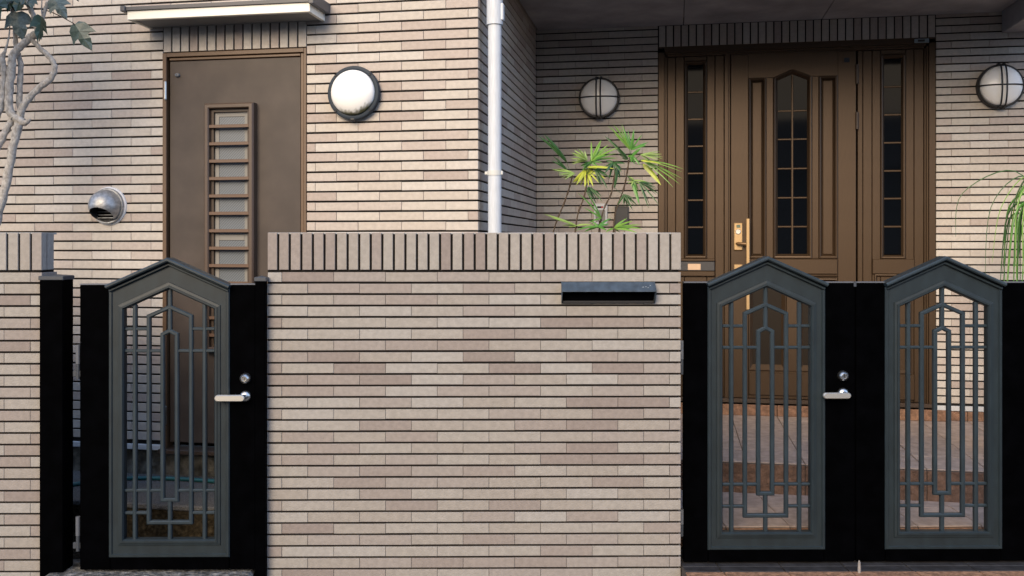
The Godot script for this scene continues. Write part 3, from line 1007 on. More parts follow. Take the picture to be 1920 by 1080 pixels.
func make_gate(label: String, at: Vector3, left: float, right: float, mirror: bool) -> Node3D:
	var g := thing("gate", label, "gate", at, 0.0, "cast gates with arched lattice panels")
	# black stiles and bottom rail (left and right: widths outside the arch)
	var L := -111.0 * GS
	var R := 111.0 * GS
	var top := (1053.0 - 530.0) * GS
	part("stile", box_mesh(Vector3(L - left, 0.0, -0.040), Vector3(L + 0.004, top, -0.004), 0.0025), M.panel_black, g)
	part("stile", box_mesh(Vector3(R - 0.004, 0.0, -0.040), Vector3(R + right, top, -0.004), 0.0025), M.panel_black, g)
	part("bottom_rail", box_mesh(Vector3(L + 0.006, 0.0, -0.038), Vector3(R - 0.006, 23.5 * GS, -0.002), 0.002), M.panel_black, g)
	part("top_trim", box_mesh(Vector3(L - left - 0.0005, top + 0.0005, -0.041), Vector3(L + 0.002, top + 0.006, -0.003), 0.001), M.hinge_grey, g)
	part("top_trim", box_mesh(Vector3(R - 0.002, top + 0.0005, -0.041), Vector3(R + right + 0.0005, top + 0.006, -0.003), 0.001), M.hinge_grey, g)
	# the casting: edge bead, flat band, stepped moulding round the opening
	var outer := [g2(1327, 1030), g2(1548, 1030), g2(1548, 537), g2(1437.5, 485), g2(1327, 537)]
	var hole := [g2(1354.8, 996.5), g2(1520.2, 996.5), g2(1520.2, 574), g2(1437.5, 536.5), g2(1354.8, 574)]
	var st := S()
	loft(st, [[outer, -0.042], [outer, 0.002], [inset(outer, 0.004), 0.007], [inset(outer, 0.013), 0.007], [inset(outer, 0.0165), 0.001], [inset(hole, -0.0265), 0.001], [inset(hole, -0.025), 0.006], [inset(hole, -0.0135), 0.0075], [inset(hole, -0.0125), 0.0115], [inset(hole, -0.005), 0.0115], [hole, 0.004], [hole, -0.030]])
	loft(st, [[hole, -0.030], [inset(outer, 0.003), -0.041]])
	part("arch_frame", st.commit(), M.cast_iron, g)
	# gable moulding over the arch
	st = S()
	bar(st, [g2(1325.5, 533.0), g2(1437.5, 483.2), g2(1549.5, 533.0)], 0.0165, -0.042, 0.034, 0.005)
	part("gable_moulding", st.commit(), M.cast_bar, g)
	st = S()
	bar(st, [g2(1329, 540.5), g2(1437.5, 492.0), g2(1546, 540.5)], 0.0105, -0.010, 0.015, 0.003)
	part("gable_fillet", st.commit(), M.cast_iron, g)
	# lattice
	var w := 0.0172
	var zb := -0.022
	for x in [1372.7, 1500.8]:
		st = S()
		bar(st, [g2(x, 998), g2(x, 574 - (1437.5 - absf(x - 1437.5) - 1354.8) * 0.4535)], w, zb, -0.002)
		part("lattice_bar", st.commit(), M.cast_bar, g)
	for s in [[[1398.3, 587.5], [1437.5, 570.5], [1476.0, 587.5], 967.0], [[1423.5, 621.0], [1437.0, 614.2], [1449.8, 621.0], 925.5]]:
		st = S()
		loop_bar(st, [g2(s[0][0], s[3]), g2(s[2][0], s[3]), g2(s[2][0], s[0][1]), g2(1437.0, s[1][1]), g2(s[0][0], s[0][1])], w, zb, -0.0015)
		part("lattice_loop", st.commit(), M.cast_bar, g)
	for s in [[612, 536], [997.5, 927]]:
		st = S()
		bar(st, [g2(1437.0, s[0]), g2(1437.0, s[1])], w, zb, -0.003)
		part("lattice_bar", st.commit(), M.cast_bar, g)
	for s in [[610.8, 1398.3, 1476.0], [651.2, 1423.5, 1449.8], [908.2, 1423.5, 1449.8], [949.5, 1398.3, 1476.0]]:
		for q in [[1353.5, s[1]], [s[2], 1521.5]]:
			st = S()
			bar(st, [g2(q[0], s[0]), g2(q[1], s[0])], 0.0135, zb, -0.0045, 0.0035)
			part("lattice_bar", st.commit(), M.cast_bar, g)
	if mirror:
		pass
	return g

func lever_set(g: Node3D, cx: float, cy: float, lx0: float, lx1: float, ly: float, look: float):
	var h := Node3D.new()
	h.name = "handle"
	g.add_child(h)
	var st := S()
	lathe(st, [Vector2(0.024, -0.004), Vector2(0.0235, 0.006), Vector2(0.018, 0.013), Vector2(0.011, 0.016), Vector2(0.010, 0.040)], 28, Vector3(cx, cy, 0))
	part("rose", st.commit(), M.steel, h)
	st = S()
	# a flat lever with rounded ends
	var poly := []
	var r := (ly * 0.5)
	for k in 9:
		var a := PI * 0.5 + PI * k / 8.0
		poly.append(Vector2(lx0 + r + cos(a) * r, cy + look + sin(a) * r))
	for k in 9:
		var a := -PI * 0.5 + PI * k / 8.0
		poly.append(Vector2(lx1 - r + cos(a) * r, cy + look + sin(a) * r))
	loft(st, [[poly, 0.034], [poly, 0.044], [inset(poly, 0.003), 0.048]])
	prism(st, inset(poly, 0.003), 0.036, 0.048)
	part("lever", st.commit(), M.steel_satin, h)
	st = S()
	lathe(st, [Vector2(0.0235, -0.004), Vector2(0.023, 0.008), Vector2(0.018, 0.018), Vector2(0.0125, 0.023), Vector2(0.010, 0.023), Vector2(0.0085, 0.020), Vector2(0.0, 0.020)], 28, Vector3(cx, cy + 0.078, 0))
	var c := part("lock_cylinder", st.commit(), M.steel, g)
	part("keyhole", box_mesh(Vector3(cx - 0.0012, cy + 0.0735, 0.018), Vector3(cx + 0.0012, cy + 0.0825, 0.0205)), M.gap_black, g)

func hinge(g: Node3D, x: float, y: float, lo: float, z: float):
	var st := S()
	tube(st, [Vector3(x, y, z), Vector3(x, y + lo * 0.55, z)], [0.0105, 0.0105], 14)
	part("hinge_barrel", st.commit(), M.hinge_grey, g)
	st = S()
	tube(st, [Vector3(x, y - lo * 0.45, z), Vector3(x, y - 0.0015, z)], [0.009, 0.009], 14)
	box(st, Vector3(x - 0.022, y - lo * 0.38, z - 0.008), Vector3(x + 0.014, y - lo * 0.2, z + 0.004), 0.002)
	part("hinge_pin", st.commit(), M.cap_slate, g)

func build_gates():
	# single gate at the left, a little nearer to the street
	var zl := 0.048
	var a := make_gate("single arched gate between two black posts, in front of the service door", Vector3(-1.4912, 0.007, zl), 0.127, 0.108, false)
	lever_set(a, 0.3297, 0.755, 0.2083, 0.3376, 0.028, -0.002)
	hinge(a, -0.4035, 0.895, 0.150, -0.018)
	hinge(a, -0.4035, 0.145, 0.150, -0.018)
	# its posts
	var p := thing("gate_post", "thick square black gate post with slate cap beside the single gate", "post", Vector3(-2.0035, 0, 0))
	part("shaft", box_mesh(Vector3(-0.0505, -0.16, -0.052), Vector3(0.0495, 1.268, 0.048), 0.002), M.panel_black, p)
	post_cap(p, -0.0545, 0.0535, -0.056, 0.052, 1.268)
	var q := thing("gate_post", "narrow black strike post at the left end of the long tiled wall", "post", Vector3(-1.0965, 0, 0))
	part("shaft", box_mesh(Vector3(-0.0245, -0.16, 0.0025), Vector3(0.0185, 1.262, 0.046), 0.002), M.panel_black, q)
	post_cap(q, -0.027, 0.0255, 0.0022, 0.051, 1.262)
	# the pair at the right
	var zr := -0.010
	var b := make_gate("left leaf of the double gate with the steel lever handle", Vector3(1.1305, 0.012, zr), 0.1036, 0.1315, false)
	lever_set(b, 0.3412, 0.749, 0.2388, 0.3612, 0.0265, -0.004)
	hinge(b, -0.3735, 0.9, 0.15, -0.018)
	hinge(b, -0.3735, 0.165, 0.12, -0.018)
	part("closing_strip", box_mesh(Vector3(0.3952, 0.005, -0.036), Vector3(0.3985, 1.235, -0.006), 0.001), M.panel_black, b)
	part("strip_cap", box_mesh(Vector3(0.390, 1.222, -0.038), Vector3(0.4015, 1.2455, 0.003), 0.002), M.cap_slate, b)
	var c := make_gate("right leaf of the double gate without a handle", Vector3(1.9210, 0.012, zr), 0.1245, 0.150, true)
	var gs := thing("gate_stop", "slim pale steel pin standing on the tiles in front of the double gate", "gate stop", Vector3(1.502, 0, 0.100))
	var st := S()
	tube(st, [Vector3(0, -0.12, 0), Vector3(0, 0.030, 0), Vector3(0, 0.048, 0), Vector3(0, 0.056, 0)], [0.0075, 0.0072, 0.0055, 0.002], 14)
	part("pin", st.commit(), M.steel_satin, gs)

func post_cap(p: Node3D, x0: float, x1: float, z0: float, z1: float, y: float):
	var st := S()
	box(st, Vector3(x0, y, z0), Vector3(x1, y + 0.018, z1), 0.002)
	var a := [Vector3(x0 + 0.003, y + 0.018, z0 + 0.003), Vector3(x1 - 0.003, y + 0.018, z0 + 0.003), Vector3(x1 - 0.003, y + 0.018, z1 - 0.003), Vector3(x0 + 0.003, y + 0.018, z1 - 0.003)]
	var t := Vector3((x0 + x1) * 0.5, y + 0.0245, (z0 + z1) * 0.5)
	for i in 4:
		tri(st, a[i], a[(i + 1) % 4], t, Vector3.UP)
	part("cap", st.commit(), M.cap_slate, p)

# ---------------------------------------------------------------- things on the walls

func build_wall_fittings():
	# letter slot with a sloping hood on the garden wall
	var s := thing("letter_slot", "black metal letter slot with sloping blue hood on the tiled garden wall", "letter slot", Vector3(0.4245, 1.163, 0.0))
	var hw := 0.204
	var st := S()
	var hood := [Vector2(0.0012, 0.092), Vector2(0.006, 0.094), Vector2(0.052, 0.058), Vector2(0.052, 0.053), Vector2(0.048, 0.0545), Vector2(0.0012, 0.088)]
	prism(st, hood, -hw, hw)
	var o := part("hood", st.commit(), M.slot_blue, s)
	o.basis = Basis(Vector3(0, 0, 1), Vector3(0, 1, 0), Vector3(-1, 0, 0))
	for x in [-1.0, 1.0]:
		st = S()
		prism(st, [Vector2(0.0012, 0.0), Vector2(0.012, 0.0), Vector2(0.030, 0.014), Vector2(0.053, 0.053), Vector2(0.053, 0.059), Vector2(0.0012, 0.096)], x * (hw + 0.0015) - 0.0014, x * (hw + 0.0015) + 0.0014)
		o = part("cheek", st.commit(), M.slot_blue, s)
		o.basis = Basis(Vector3(0, 0, 1), Vector3(0, 1, 0), Vector3(-1, 0, 0))
	part("back_plate", box_mesh(Vector3(-hw + 0.001, 0.0, 0.0011), Vector3(hw - 0.001, 0.086, 0.004)), M.gap_black, s)
	part("lip", box_mesh(Vector3(-hw + 0.001, 0.001, 0.0042), Vector3(hw - 0.001, 0.012, 0.014), 0.002), M.lamp_black, s)
	part("flap", box_mesh(Vector3(-hw + 0.002, 0.014, 0.0065), Vector3(hw - 0.002, 0.07, 0.010), 0.001), M.panel_black, s)
	st = S()
	for k in [[0.150, 0.030, 0.010], [0.163, 0.028, 0.006], [0.172, 0.033, 0.005], [0.183, 0.022, 0.006]]:
		# chips in the paint, lying on the slope of the hood
		var z: float = k[1] + 0.004
		var y: float = 0.094 - (z - 0.006) * 0.783
		var n := Vector3(0, 0.787, 0.617)
		var c := Vector3(k[0], y, z) + n * 0.0006
		var e := Vector3(k[2] * 0.5, 0.0006, 0)
		var f := Vector3(0.001, -0.0014, 0.0018)
		tri(st, c - e, c + e * 0.6 + f, c + e - f, n)
		tri(st, c - e, c + e * 0.3 - f, c + e - f * 0.3, n)
	part("paint_chip", st.commit(), M.slot_scratch, s)
	# plain round lamp on the front wall
	var l := hthing("wall_lamp", "round white bulkhead lamp with slate rim on the bright front wall", "wall lamp", Vector3(-0.640, 2.190, 0.001))
	st = S()
	lathe(st, [Vector2(0.132, 0.0), Vector2(0.137, 0.012), Vector2(0.137, 0.030), Vector2(0.134, 0.037), Vector2(0.122, 0.040), Vector2(0.116, 0.038), Vector2(0.115, 0.030)], 56)
	part("rim", st.commit(), M.lamp_grey, l)
	st = S()
	var prev := []
	var nz := FastNoiseLite.new()
	nz.seed = 9
	nz.frequency = 26.0
	for i in 25:
		var t := i / 24.0
		var a := t * PI * 0.5
		var row := []
		for k in 65:
			var ph := TAU * k / 64.0
			var r := 0.1145 * cos(a)
			var p := Vector3(cos(ph) * r, sin(ph) * r, 0.034 + 0.058 * pow(sin(a), 0.82))
			var nn := Vector3(cos(ph) * cos(a) / 0.1145, sin(ph) * cos(a) / 0.1145, sin(a) / 0.058).normalized()
			# moss in the lee of the lower rim
			var low := clampf((-sin(ph - 0.22) - 0.60) * 3.2, 0.0, 1.0)
			var m := clampf(low * (1.35 - t * 3.4) * 1.5 + nz.get_noise_2d(p.x * 3.0, p.y) * 1.1 * low * float(t < 0.5), 0.0, 1.0)
			row.append([p, nn, Color(0.80, 0.80, 0.79).lerp(Color(0.085, 0.085, 0.03), m)])
		if prev:
			for k in 64:
				smooth_quad(st, prev[k], prev[k + 1], row[k + 1], row[k])
		prev = row
	part("globe", st.commit(), M.opal_stained, l)
	for k in 4:
		var a := PI * 0.25 + k * PI * 0.5
		st = S()
		lathe(st, [Vector2(0.0075, 0.030), Vector2(0.0075, 0.0405), Vector2(0.0045, 0.0425), Vector2(0.0, 0.041)], 12, Vector3(cos(a), sin(a), 0) * 0.127)
		part("screw", st.commit(), M.lamp_black, l)
	part("drain_tab", box_mesh(Vector3(-0.016, -0.140, 0.01), Vector3(0.010, -0.126, 0.038), 0.004), M.box_dark, l)
	# guarded lamps of the porch
	guard_lamp("round white lamp with black cross guard left of the entrance door", Vector3(0.4445, 2.4365, -1.949))
	guard_lamp("round white lamp with black cross guard right of the entrance door", Vector3(3.028, 2.4415, -1.949))
	# ventilation hood
	var v := hthing("vent_hood", "stainless steel vent hood on the wall left of the service door", "vent", Vector3(-2.020, 1.627, 0.001))
	st = S()
	lathe(st, [Vector2(0.104, -0.002), Vector2(0.102, 0.006), Vector2(0.096, 0.010), Vector2(0.0, 0.010)], 40)
	part("seal", st.commit(), M.sealant, v)
	st = S()
	lathe(st, [Vector2(0.0955, 0.009), Vector2(0.0955, 0.020), Vector2(0.093, 0.024), Vector2(0.086, 0.024)], 40)
	part("flange", st.commit(), M.vent_steel, v)
	st = S()
	var ax := Vector3(0, -0.80, 0.60).normalized()
	var ex := Vector3(1, 0, 0)
	var ey := ax.cross(ex)
	for shell in [[1.0, 1.0], [0.965, -1.0]]:
		prev = []
		for i in 19:
			var t := lerpf(0.80, PI * 0.93, i / 18.0)
			var row := []
			for k in 41:
				var ph := TAU * k / 40.0
				var dd: Vector3 = ax * cos(t) + (ex * cos(ph) + ey * sin(ph)) * sin(t)
				var p: Vector3 = Vector3(dd.x * 0.086, dd.y * 0.086, 0.030 + dd.z * 0.088) * shell[0]
				p.z = maxf(p.z, 0.012)
				row.append([p, dd * shell[1]])
			if prev:
				for k in 40:
					smooth_quad(st, prev[k], prev[k + 1], row[k + 1], row[k])
			prev = row
	part("hood", st.commit(), M.vent_steel, v)
	part("grille", box_mesh(Vector3(-0.06, -0.07, 0.0135), Vector3(0.06, 0.05, 0.016)), M.gap_black, v)
	for k in 5:
		part("grille_bar", box_mesh(Vector3(-0.055, -0.066 + 0.016 * k, 0.0165), Vector3(0.055, -0.060 + 0.016 * k, 0.021), 0.001), M.vent_steel, v)
	# downpipe at the porch corner
	var dp := hthing("downpipe", "white plastic rain downpipe at the corner of the porch", "downpipe", Vector3(0.079, 0.0, -0.02))
	st = S()
	pipe(st, 0.0338, -0.05, 2.52)
	part("pipe", st.commit(), M.pipe_white, dp)
	st = S()
	pipe(st, 0.0405, 2.515, 3.3)
	box(st, Vector3(0.030, 2.535, -0.02), Vector3(0.047, 2.62, 0.02), 0.004)
	part("socket", st.commit(), M.pipe_white, dp)
	st = S()
	tube(st, [Vector3(0, 1.766, 0), Vector3(0, 1.790, 0)], [0.0365, 0.0365], 28)
	box(st, Vector3(-0.050, 1.770, -0.008), Vector3(-0.034, 1.786, 0.008), 0.002)
	box(st, Vector3(0.033, 1.769, -0.006), Vector3(0.043, 1.788, 0.012), 0.002)
	part("clip", st.commit(), M.pipe_clip, dp)
	# intercom and dark box left of the entrance
	var ic := hthing("intercom", "white intercom with small black window behind the palm", "intercom", Vector3(0.4535, 1.560, -1.9495))
	part("case", box_mesh(Vector3(-0.0465, 0, 0), Vector3(0.0465, 0.145, 0.024), 0.004), M.intercom_white, ic)
	part("window", box_mesh(Vector3(-0.022, 0.113, 0.0235), Vector3(0.020, 0.126, 0.0255), 0.001), M.gap_black, ic)
	part("signal", box_mesh(Vector3(0.006, 0.115, 0.025), Vector3(0.018, 0.124, 0.027), 0.001), M.red, ic)
	part("speaker_panel", box_mesh(Vector3(-0.034, 0.020, 0.0235), Vector3(0.034, 0.100, 0.0252), 0.001), M.sash_grey, ic)
	var bx := hthing("meter_box", "flat dark box on the porch wall right of the intercom", "box", Vector3(0.600, 1.533, -1.9495))
	part("case", box_mesh(Vector3(-0.048, 0, 0), Vector3(0.048, 0.152, 0.030), 0.003), M.box_dark, bx)
	part("cover", box_mesh(Vector3(-0.040, 0.010, 0.0295), Vector3(0.040, 0.142, 0.0335), 0.002), M.box_dark, bx)

func pipe(st: SurfaceTool, r: float, y0: float, y1: float):
	# fine ribs round the pipe
	var seg := 48
	for k in seg:
		var q := []
		for j in 2:
			var kk := k + j
			var a := TAU * kk / seg
			var rr := r - (0.0007 if kk % 4 == 0 else 0.0)
			q.append([Vector3(cos(a) * rr, 0, sin(a) * rr), Vector3(cos(a), 0, sin(a))])
		smooth_quad(st, [q[0][0] + Vector3(0, y0, 0), q[0][1]], [q[1][0] + Vector3(0, y0, 0), q[1][1]], [q[1][0] + Vector3(0, y1, 0), q[1][1]], [q[0][0] + Vector3(0, y1, 0), q[0][1]])
		tri(st, q[0][0] + Vector3(0, y0, 0), q[1][0] + Vector3(0, y0, 0), Vector3(0, y0, 0), Vector3.DOWN)

func guard_lamp(label: String, at: Vector3):
	var l := hthing("guarded_lamp", label, "wall lamp", at, "guarded lamps either side of the entrance")
	var st := S()
	lathe(st, [Vector2(0.136, 0.0), Vector2(0.141, 0.006), Vector2(0.141, 0.046), Vector2(0.136, 0.052), Vector2(0.130, 0.052), Vector2(0.127, 0.046)], 56)
	part("rim", st.commit(), M.lamp_black, l)
	st = S()
	var prof := []
	for i in 13:
		var a := PI * 0.5 * i / 12.0
		prof.append(Vector2(0.1275 * cos(a), 0.046 + 0.062 * pow(sin(a), 0.85)))
	lathe(st, prof, 56)
	part("globe", st.commit(), M.opal, l)
	for x in [-0.0145, 0.0145]:
		st = S()
		tube(st, guard_arc(x, true), range(19).map(func(_k): return 0.0052), 8)
		part("guard_bar", st.commit(), M.lamp_black, l)
	st = S()
	tube(st, guard_arc(0.0, false), range(19).map(func(_k): return 0.0046), 8)
	part("guard_bar", st.commit(), M.lamp_black, l)
	for x in [-0.0145, 0.0145]:
		for y in [-0.137, 0.137]:
			part("guard_foot", box_mesh(Vector3(x - 0.009, y - 0.010, 0.020), Vector3(x + 0.009, y + 0.008, 0.060), 0.004), M.lamp_black, l)

func guard_arc(off: float, upright: bool) -> Array:
	var out := []
	for i in 19:
		var a := PI * i / 18.0
		var r := 0.137
		var c := cos(a) * r
		var z := 0.050 + 0.068 * pow(sin(a), 0.75)
		out.append(Vector3(off, c, z) if upright else Vector3(c, off, z - 0.008))
	return out

# ---------------------------------------------------------------- porch floor, steps, apron

func tile_floor(n: String, label: String, t: Transform3D, u0: float, u1: float, z0: float, z1: float, du: float, dz: float, ou: float, oz: float, y: float, ms: Array) -> MeshInstance3D:
	var base := structure(n, box_mesh(Vector3(u0, y - 0.25, z0), Vector3(u1, y - 0.006, z1)), M.grout, label)
	base.transform = t
	var j := 0.004
	var iu := int(floor((u0 - ou) / du))
	while ou + iu * du < u1:
		var iz := int(floor((z0 - oz) / dz))
		while oz + iz * dz < z1:
			var a := maxf(ou + iu * du + j * 0.5, u0)
			var b := minf(ou + (iu + 1) * du - j * 0.5, u1)
			var c := maxf(oz + iz * dz + j * 0.5, z0)
			var d := minf(oz + (iz + 1) * dz - j * 0.5, z1)
			if b - a > 0.01 and d - c > 0.01:
				var key := "floor_%.3f_%.3f" % [b - a, d - c]
				if not meshes.has(key):
					meshes[key] = box_mesh(Vector3(-(b - a) * 0.5, -0.012, -(d - c) * 0.5), Vector3((b - a) * 0.5, 0, (d - c) * 0.5), 0.0018)
				piece("floor_tile", meshes[key], ms[rng.randi() % ms.size()], base, Vector3((a + b) * 0.5, y + rng.randf_range(-0.0006, 0.0006), (c + d) * 0.5))
			iz += 1
		iu += 1
	return base

func riser(base: Node3D, u0: float, u1: float, du: float, ou: float, y0: float, y1: float, z: float, m: Material = null):
	var iu := int(floor((u0 - ou) / du))
	while ou + iu * du < u1:
		var a := maxf(ou + iu * du + 0.002, u0)
		var b := minf(ou + (iu + 1) * du - 0.002, u1)
		if b - a > 0.01:
			piece("riser_tile", box_mesh(Vector3(a, y0, z - 0.010), Vector3(b, y1, z + 0.004), 0.002), m if m else M["riser_orange" if rng.randf() < 0.6 else "riser_orange_b"], base)
		iu += 1

func build_porch_floor():
	var pk := [M.floor_pink, M.floor_pink_b]
	# landing in front of the door, square to the house
	var ld := tile_floor("porch_landing", "pinkish tiled landing in front of the entrance door", HX, 0.02, 4.6, -1.945, -0.535, 0.300, 0.300, 1.335, -0.535, 0.272, pk)
	riser(ld, 0.02, 4.6, 0.300, 1.335, 0.10, 0.262, -0.535, M.riser_shaded)
	# step at the foot of the door and skirting
	var sl := structure("door_step", box_mesh(Vector3(0.02, 0.262, -1.944), Vector3(2.70, 0.330, -1.905)), M.grout, "low orange tiled step below the entrance door")
	sl.transform = HX
	riser(sl, 0.02, 2.70, 0.300, 1.335, 0.273, 0.345, -1.894)
	var sk := structure("skirting", box_mesh(Vector3(2.71, 0.262, -1.948), Vector3(4.6, 0.330, -1.938)), M.grout, "orange tiled skirting under the white strip of the right porch wall")
	sk.transform = HX
	riser(sk, 2.71, 4.6, 0.300, 1.335, 0.273, 0.332, -1.934)
	# lower step, square to the garden wall
	var lo := tile_floor("lower_step", "pinkish tiled lower step just inside the double gate", Transform3D(), 0.78, 3.4, -1.45, -0.215, 0.300, 0.300, 1.00, -0.215, 0.108, pk)
	riser(lo, 0.78, 3.4, 0.300, 1.00, 0.012, 0.100, -0.213)
	# gate strip: dark tiles under the gate, orange apron to the street
	tile_floor("gate_threshold", "dark slate tiles under the double gate", Transform3D(), 0.752, 3.4, -0.205, 0.085, 0.278, 0.098, 0.908, -0.076, 0.004, [M.tile_slate])
	tile_floor("apron", "orange tiled apron in front of the double gate", Transform3D(), 0.752, 3.4, 0.0865, 0.55, 0.278, 0.278, 0.918, 0.0865, 0.003, [M.riser_orange, M.riser_orange_b])

# ---------------------------------------------------------------- yard behind the single gate

func build_yard():
	var st := S()
	var s := hthing("doorstep", "rough concrete doorstep below the service door with stained front", "step", Vector3(0, 0, 0))
	box(st, Vector3(-2.6, 0.170, -0.03), Vector3(-0.5, 0.197, 0.50), 0.006)
	part("slab", st.commit(), M.step_concrete, s)
	part("face", box_mesh(Vector3(-2.58, -0.05, -0.02), Vector3(-0.52, 0.169, 0.488), 0.004), M.step_face, s)
	var h := hthing("garden_hose", "teal garden hose lying along the back of the concrete doorstep", "hose", Vector3(0, 0, 0))
	var pts := curve([Vector3(-2.28, 0.12, 0.515), Vector3(-2.17, 0.196, 0.470), Vector3(-2.02, 0.2075, 0.26), Vector3(-1.86, 0.2075, 0.130), Vector3(-1.6, 0.2075, 0.085), Vector3(-1.3, 0.2075, 0.10), Vector3(-1.0, 0.2075, 0.12), Vector3(-0.7, 0.2075, 0.16)], 6)
	st = S()
	var rr := []
	for p in pts:
		rr.append(0.0105)
	tube(st, pts, rr, 10)
	part("hose_pipe", st.commit(), M.hose, h)

# ---------------------------------------------------------------- tree at the left

func tp(x: float, y: float, z := -0.42) -> Vector3:
	# metres in the upright plane of the tree; drawing units to metres at its distance
	var k := 0.0026
	return Vector3(0.0042 + (x - 960.0) * k, EYE + (457.0 - y) * k, z)

func limb(o: Node3D, n: String, pts: Array, m: Material, seg := 10):
	var p3 := []
	var r := []
	for p in pts:
		p3.append(tp(p[0], p[1], p[3] if p.size() > 3 else -0.42))
		r.append(p[2] * 0.0026)
	var fine := curve(p3, 5)
	var fr := []
	for i in fine.size():
		var t := float(i) / 5.0
		var k := mini(int(t), r.size() - 2)
		var base: float = lerpf(r[k], r[k + 1], t - k)
		fr.append(base * (1.0 + 0.09 * sin(i * 1.9 + p3[0].x * 31.0)))
		fine[i] += Vector3(sin(i * 2.3 + p3[0].y * 17.0), 0, cos(i * 1.7)) * base * 0.10
	var st := S()
	tube(st, fine, fr, seg)
	part(n, st.commit(), m, o)

# a three-lobed leaf: at its stalk, towards its tip, with its face
func lobed_leaf(st: SurfaceTool, at: Vector3, dir: Vector3, face: Vector3, size: float, width := 1.0, bend := 0.25):
	var y := dir.normalized()
	var x := y.cross(face).normalized()
	var z := x.cross(y).normalized()
	var half := [Vector2(0.0, 0.0), Vector2(0.16, -0.05), Vector2(0.34, 0.10), Vector2(0.42, 0.34), Vector2(0.50, 0.58), Vector2(0.33, 0.50), Vector2(0.20, 0.50), Vector2(0.22, 0.68), Vector2(0.13, 0.86), Vector2(0.0, 1.08)]
	for s in [-1.0, 1.0]:
		var q := []
		for p in half:
			var l := Vector3(p.x * s * width, p.y, 0) * size
			var dz: float = -bend * size * (p.y * p.y * 0.6) - absf(p.x) * size * 0.22 + 0.03 * size * sin(p.y * 14.0 + s)
			q.append(at + x * l.x + y * l.y + z * dz)
		var spine := [at, at + y * size * 0.3 - z * bend * size * 0.054, at + y * size * 0.6 - z * bend * size * 0.216, q[9]]
		var f := [[0, 0, 1], [0, 1, 2], [0, 2, 1, 1], [1, 2, 3], [1, 3, 4], [1, 4, 5], [1, 5, 6], [1, 6, 2, 1], [2, 6, 7], [2, 7, 8], [2, 8, 9]]
		for t in f:
			if t.size() == 4:
				tri(st, spine[t[0]], q[t[1]], spine[t[2] if t[2] < 4 else 3], z)
			else:
				tri(st, spine[t[0]], q[t[1]], q[t[2]], z)

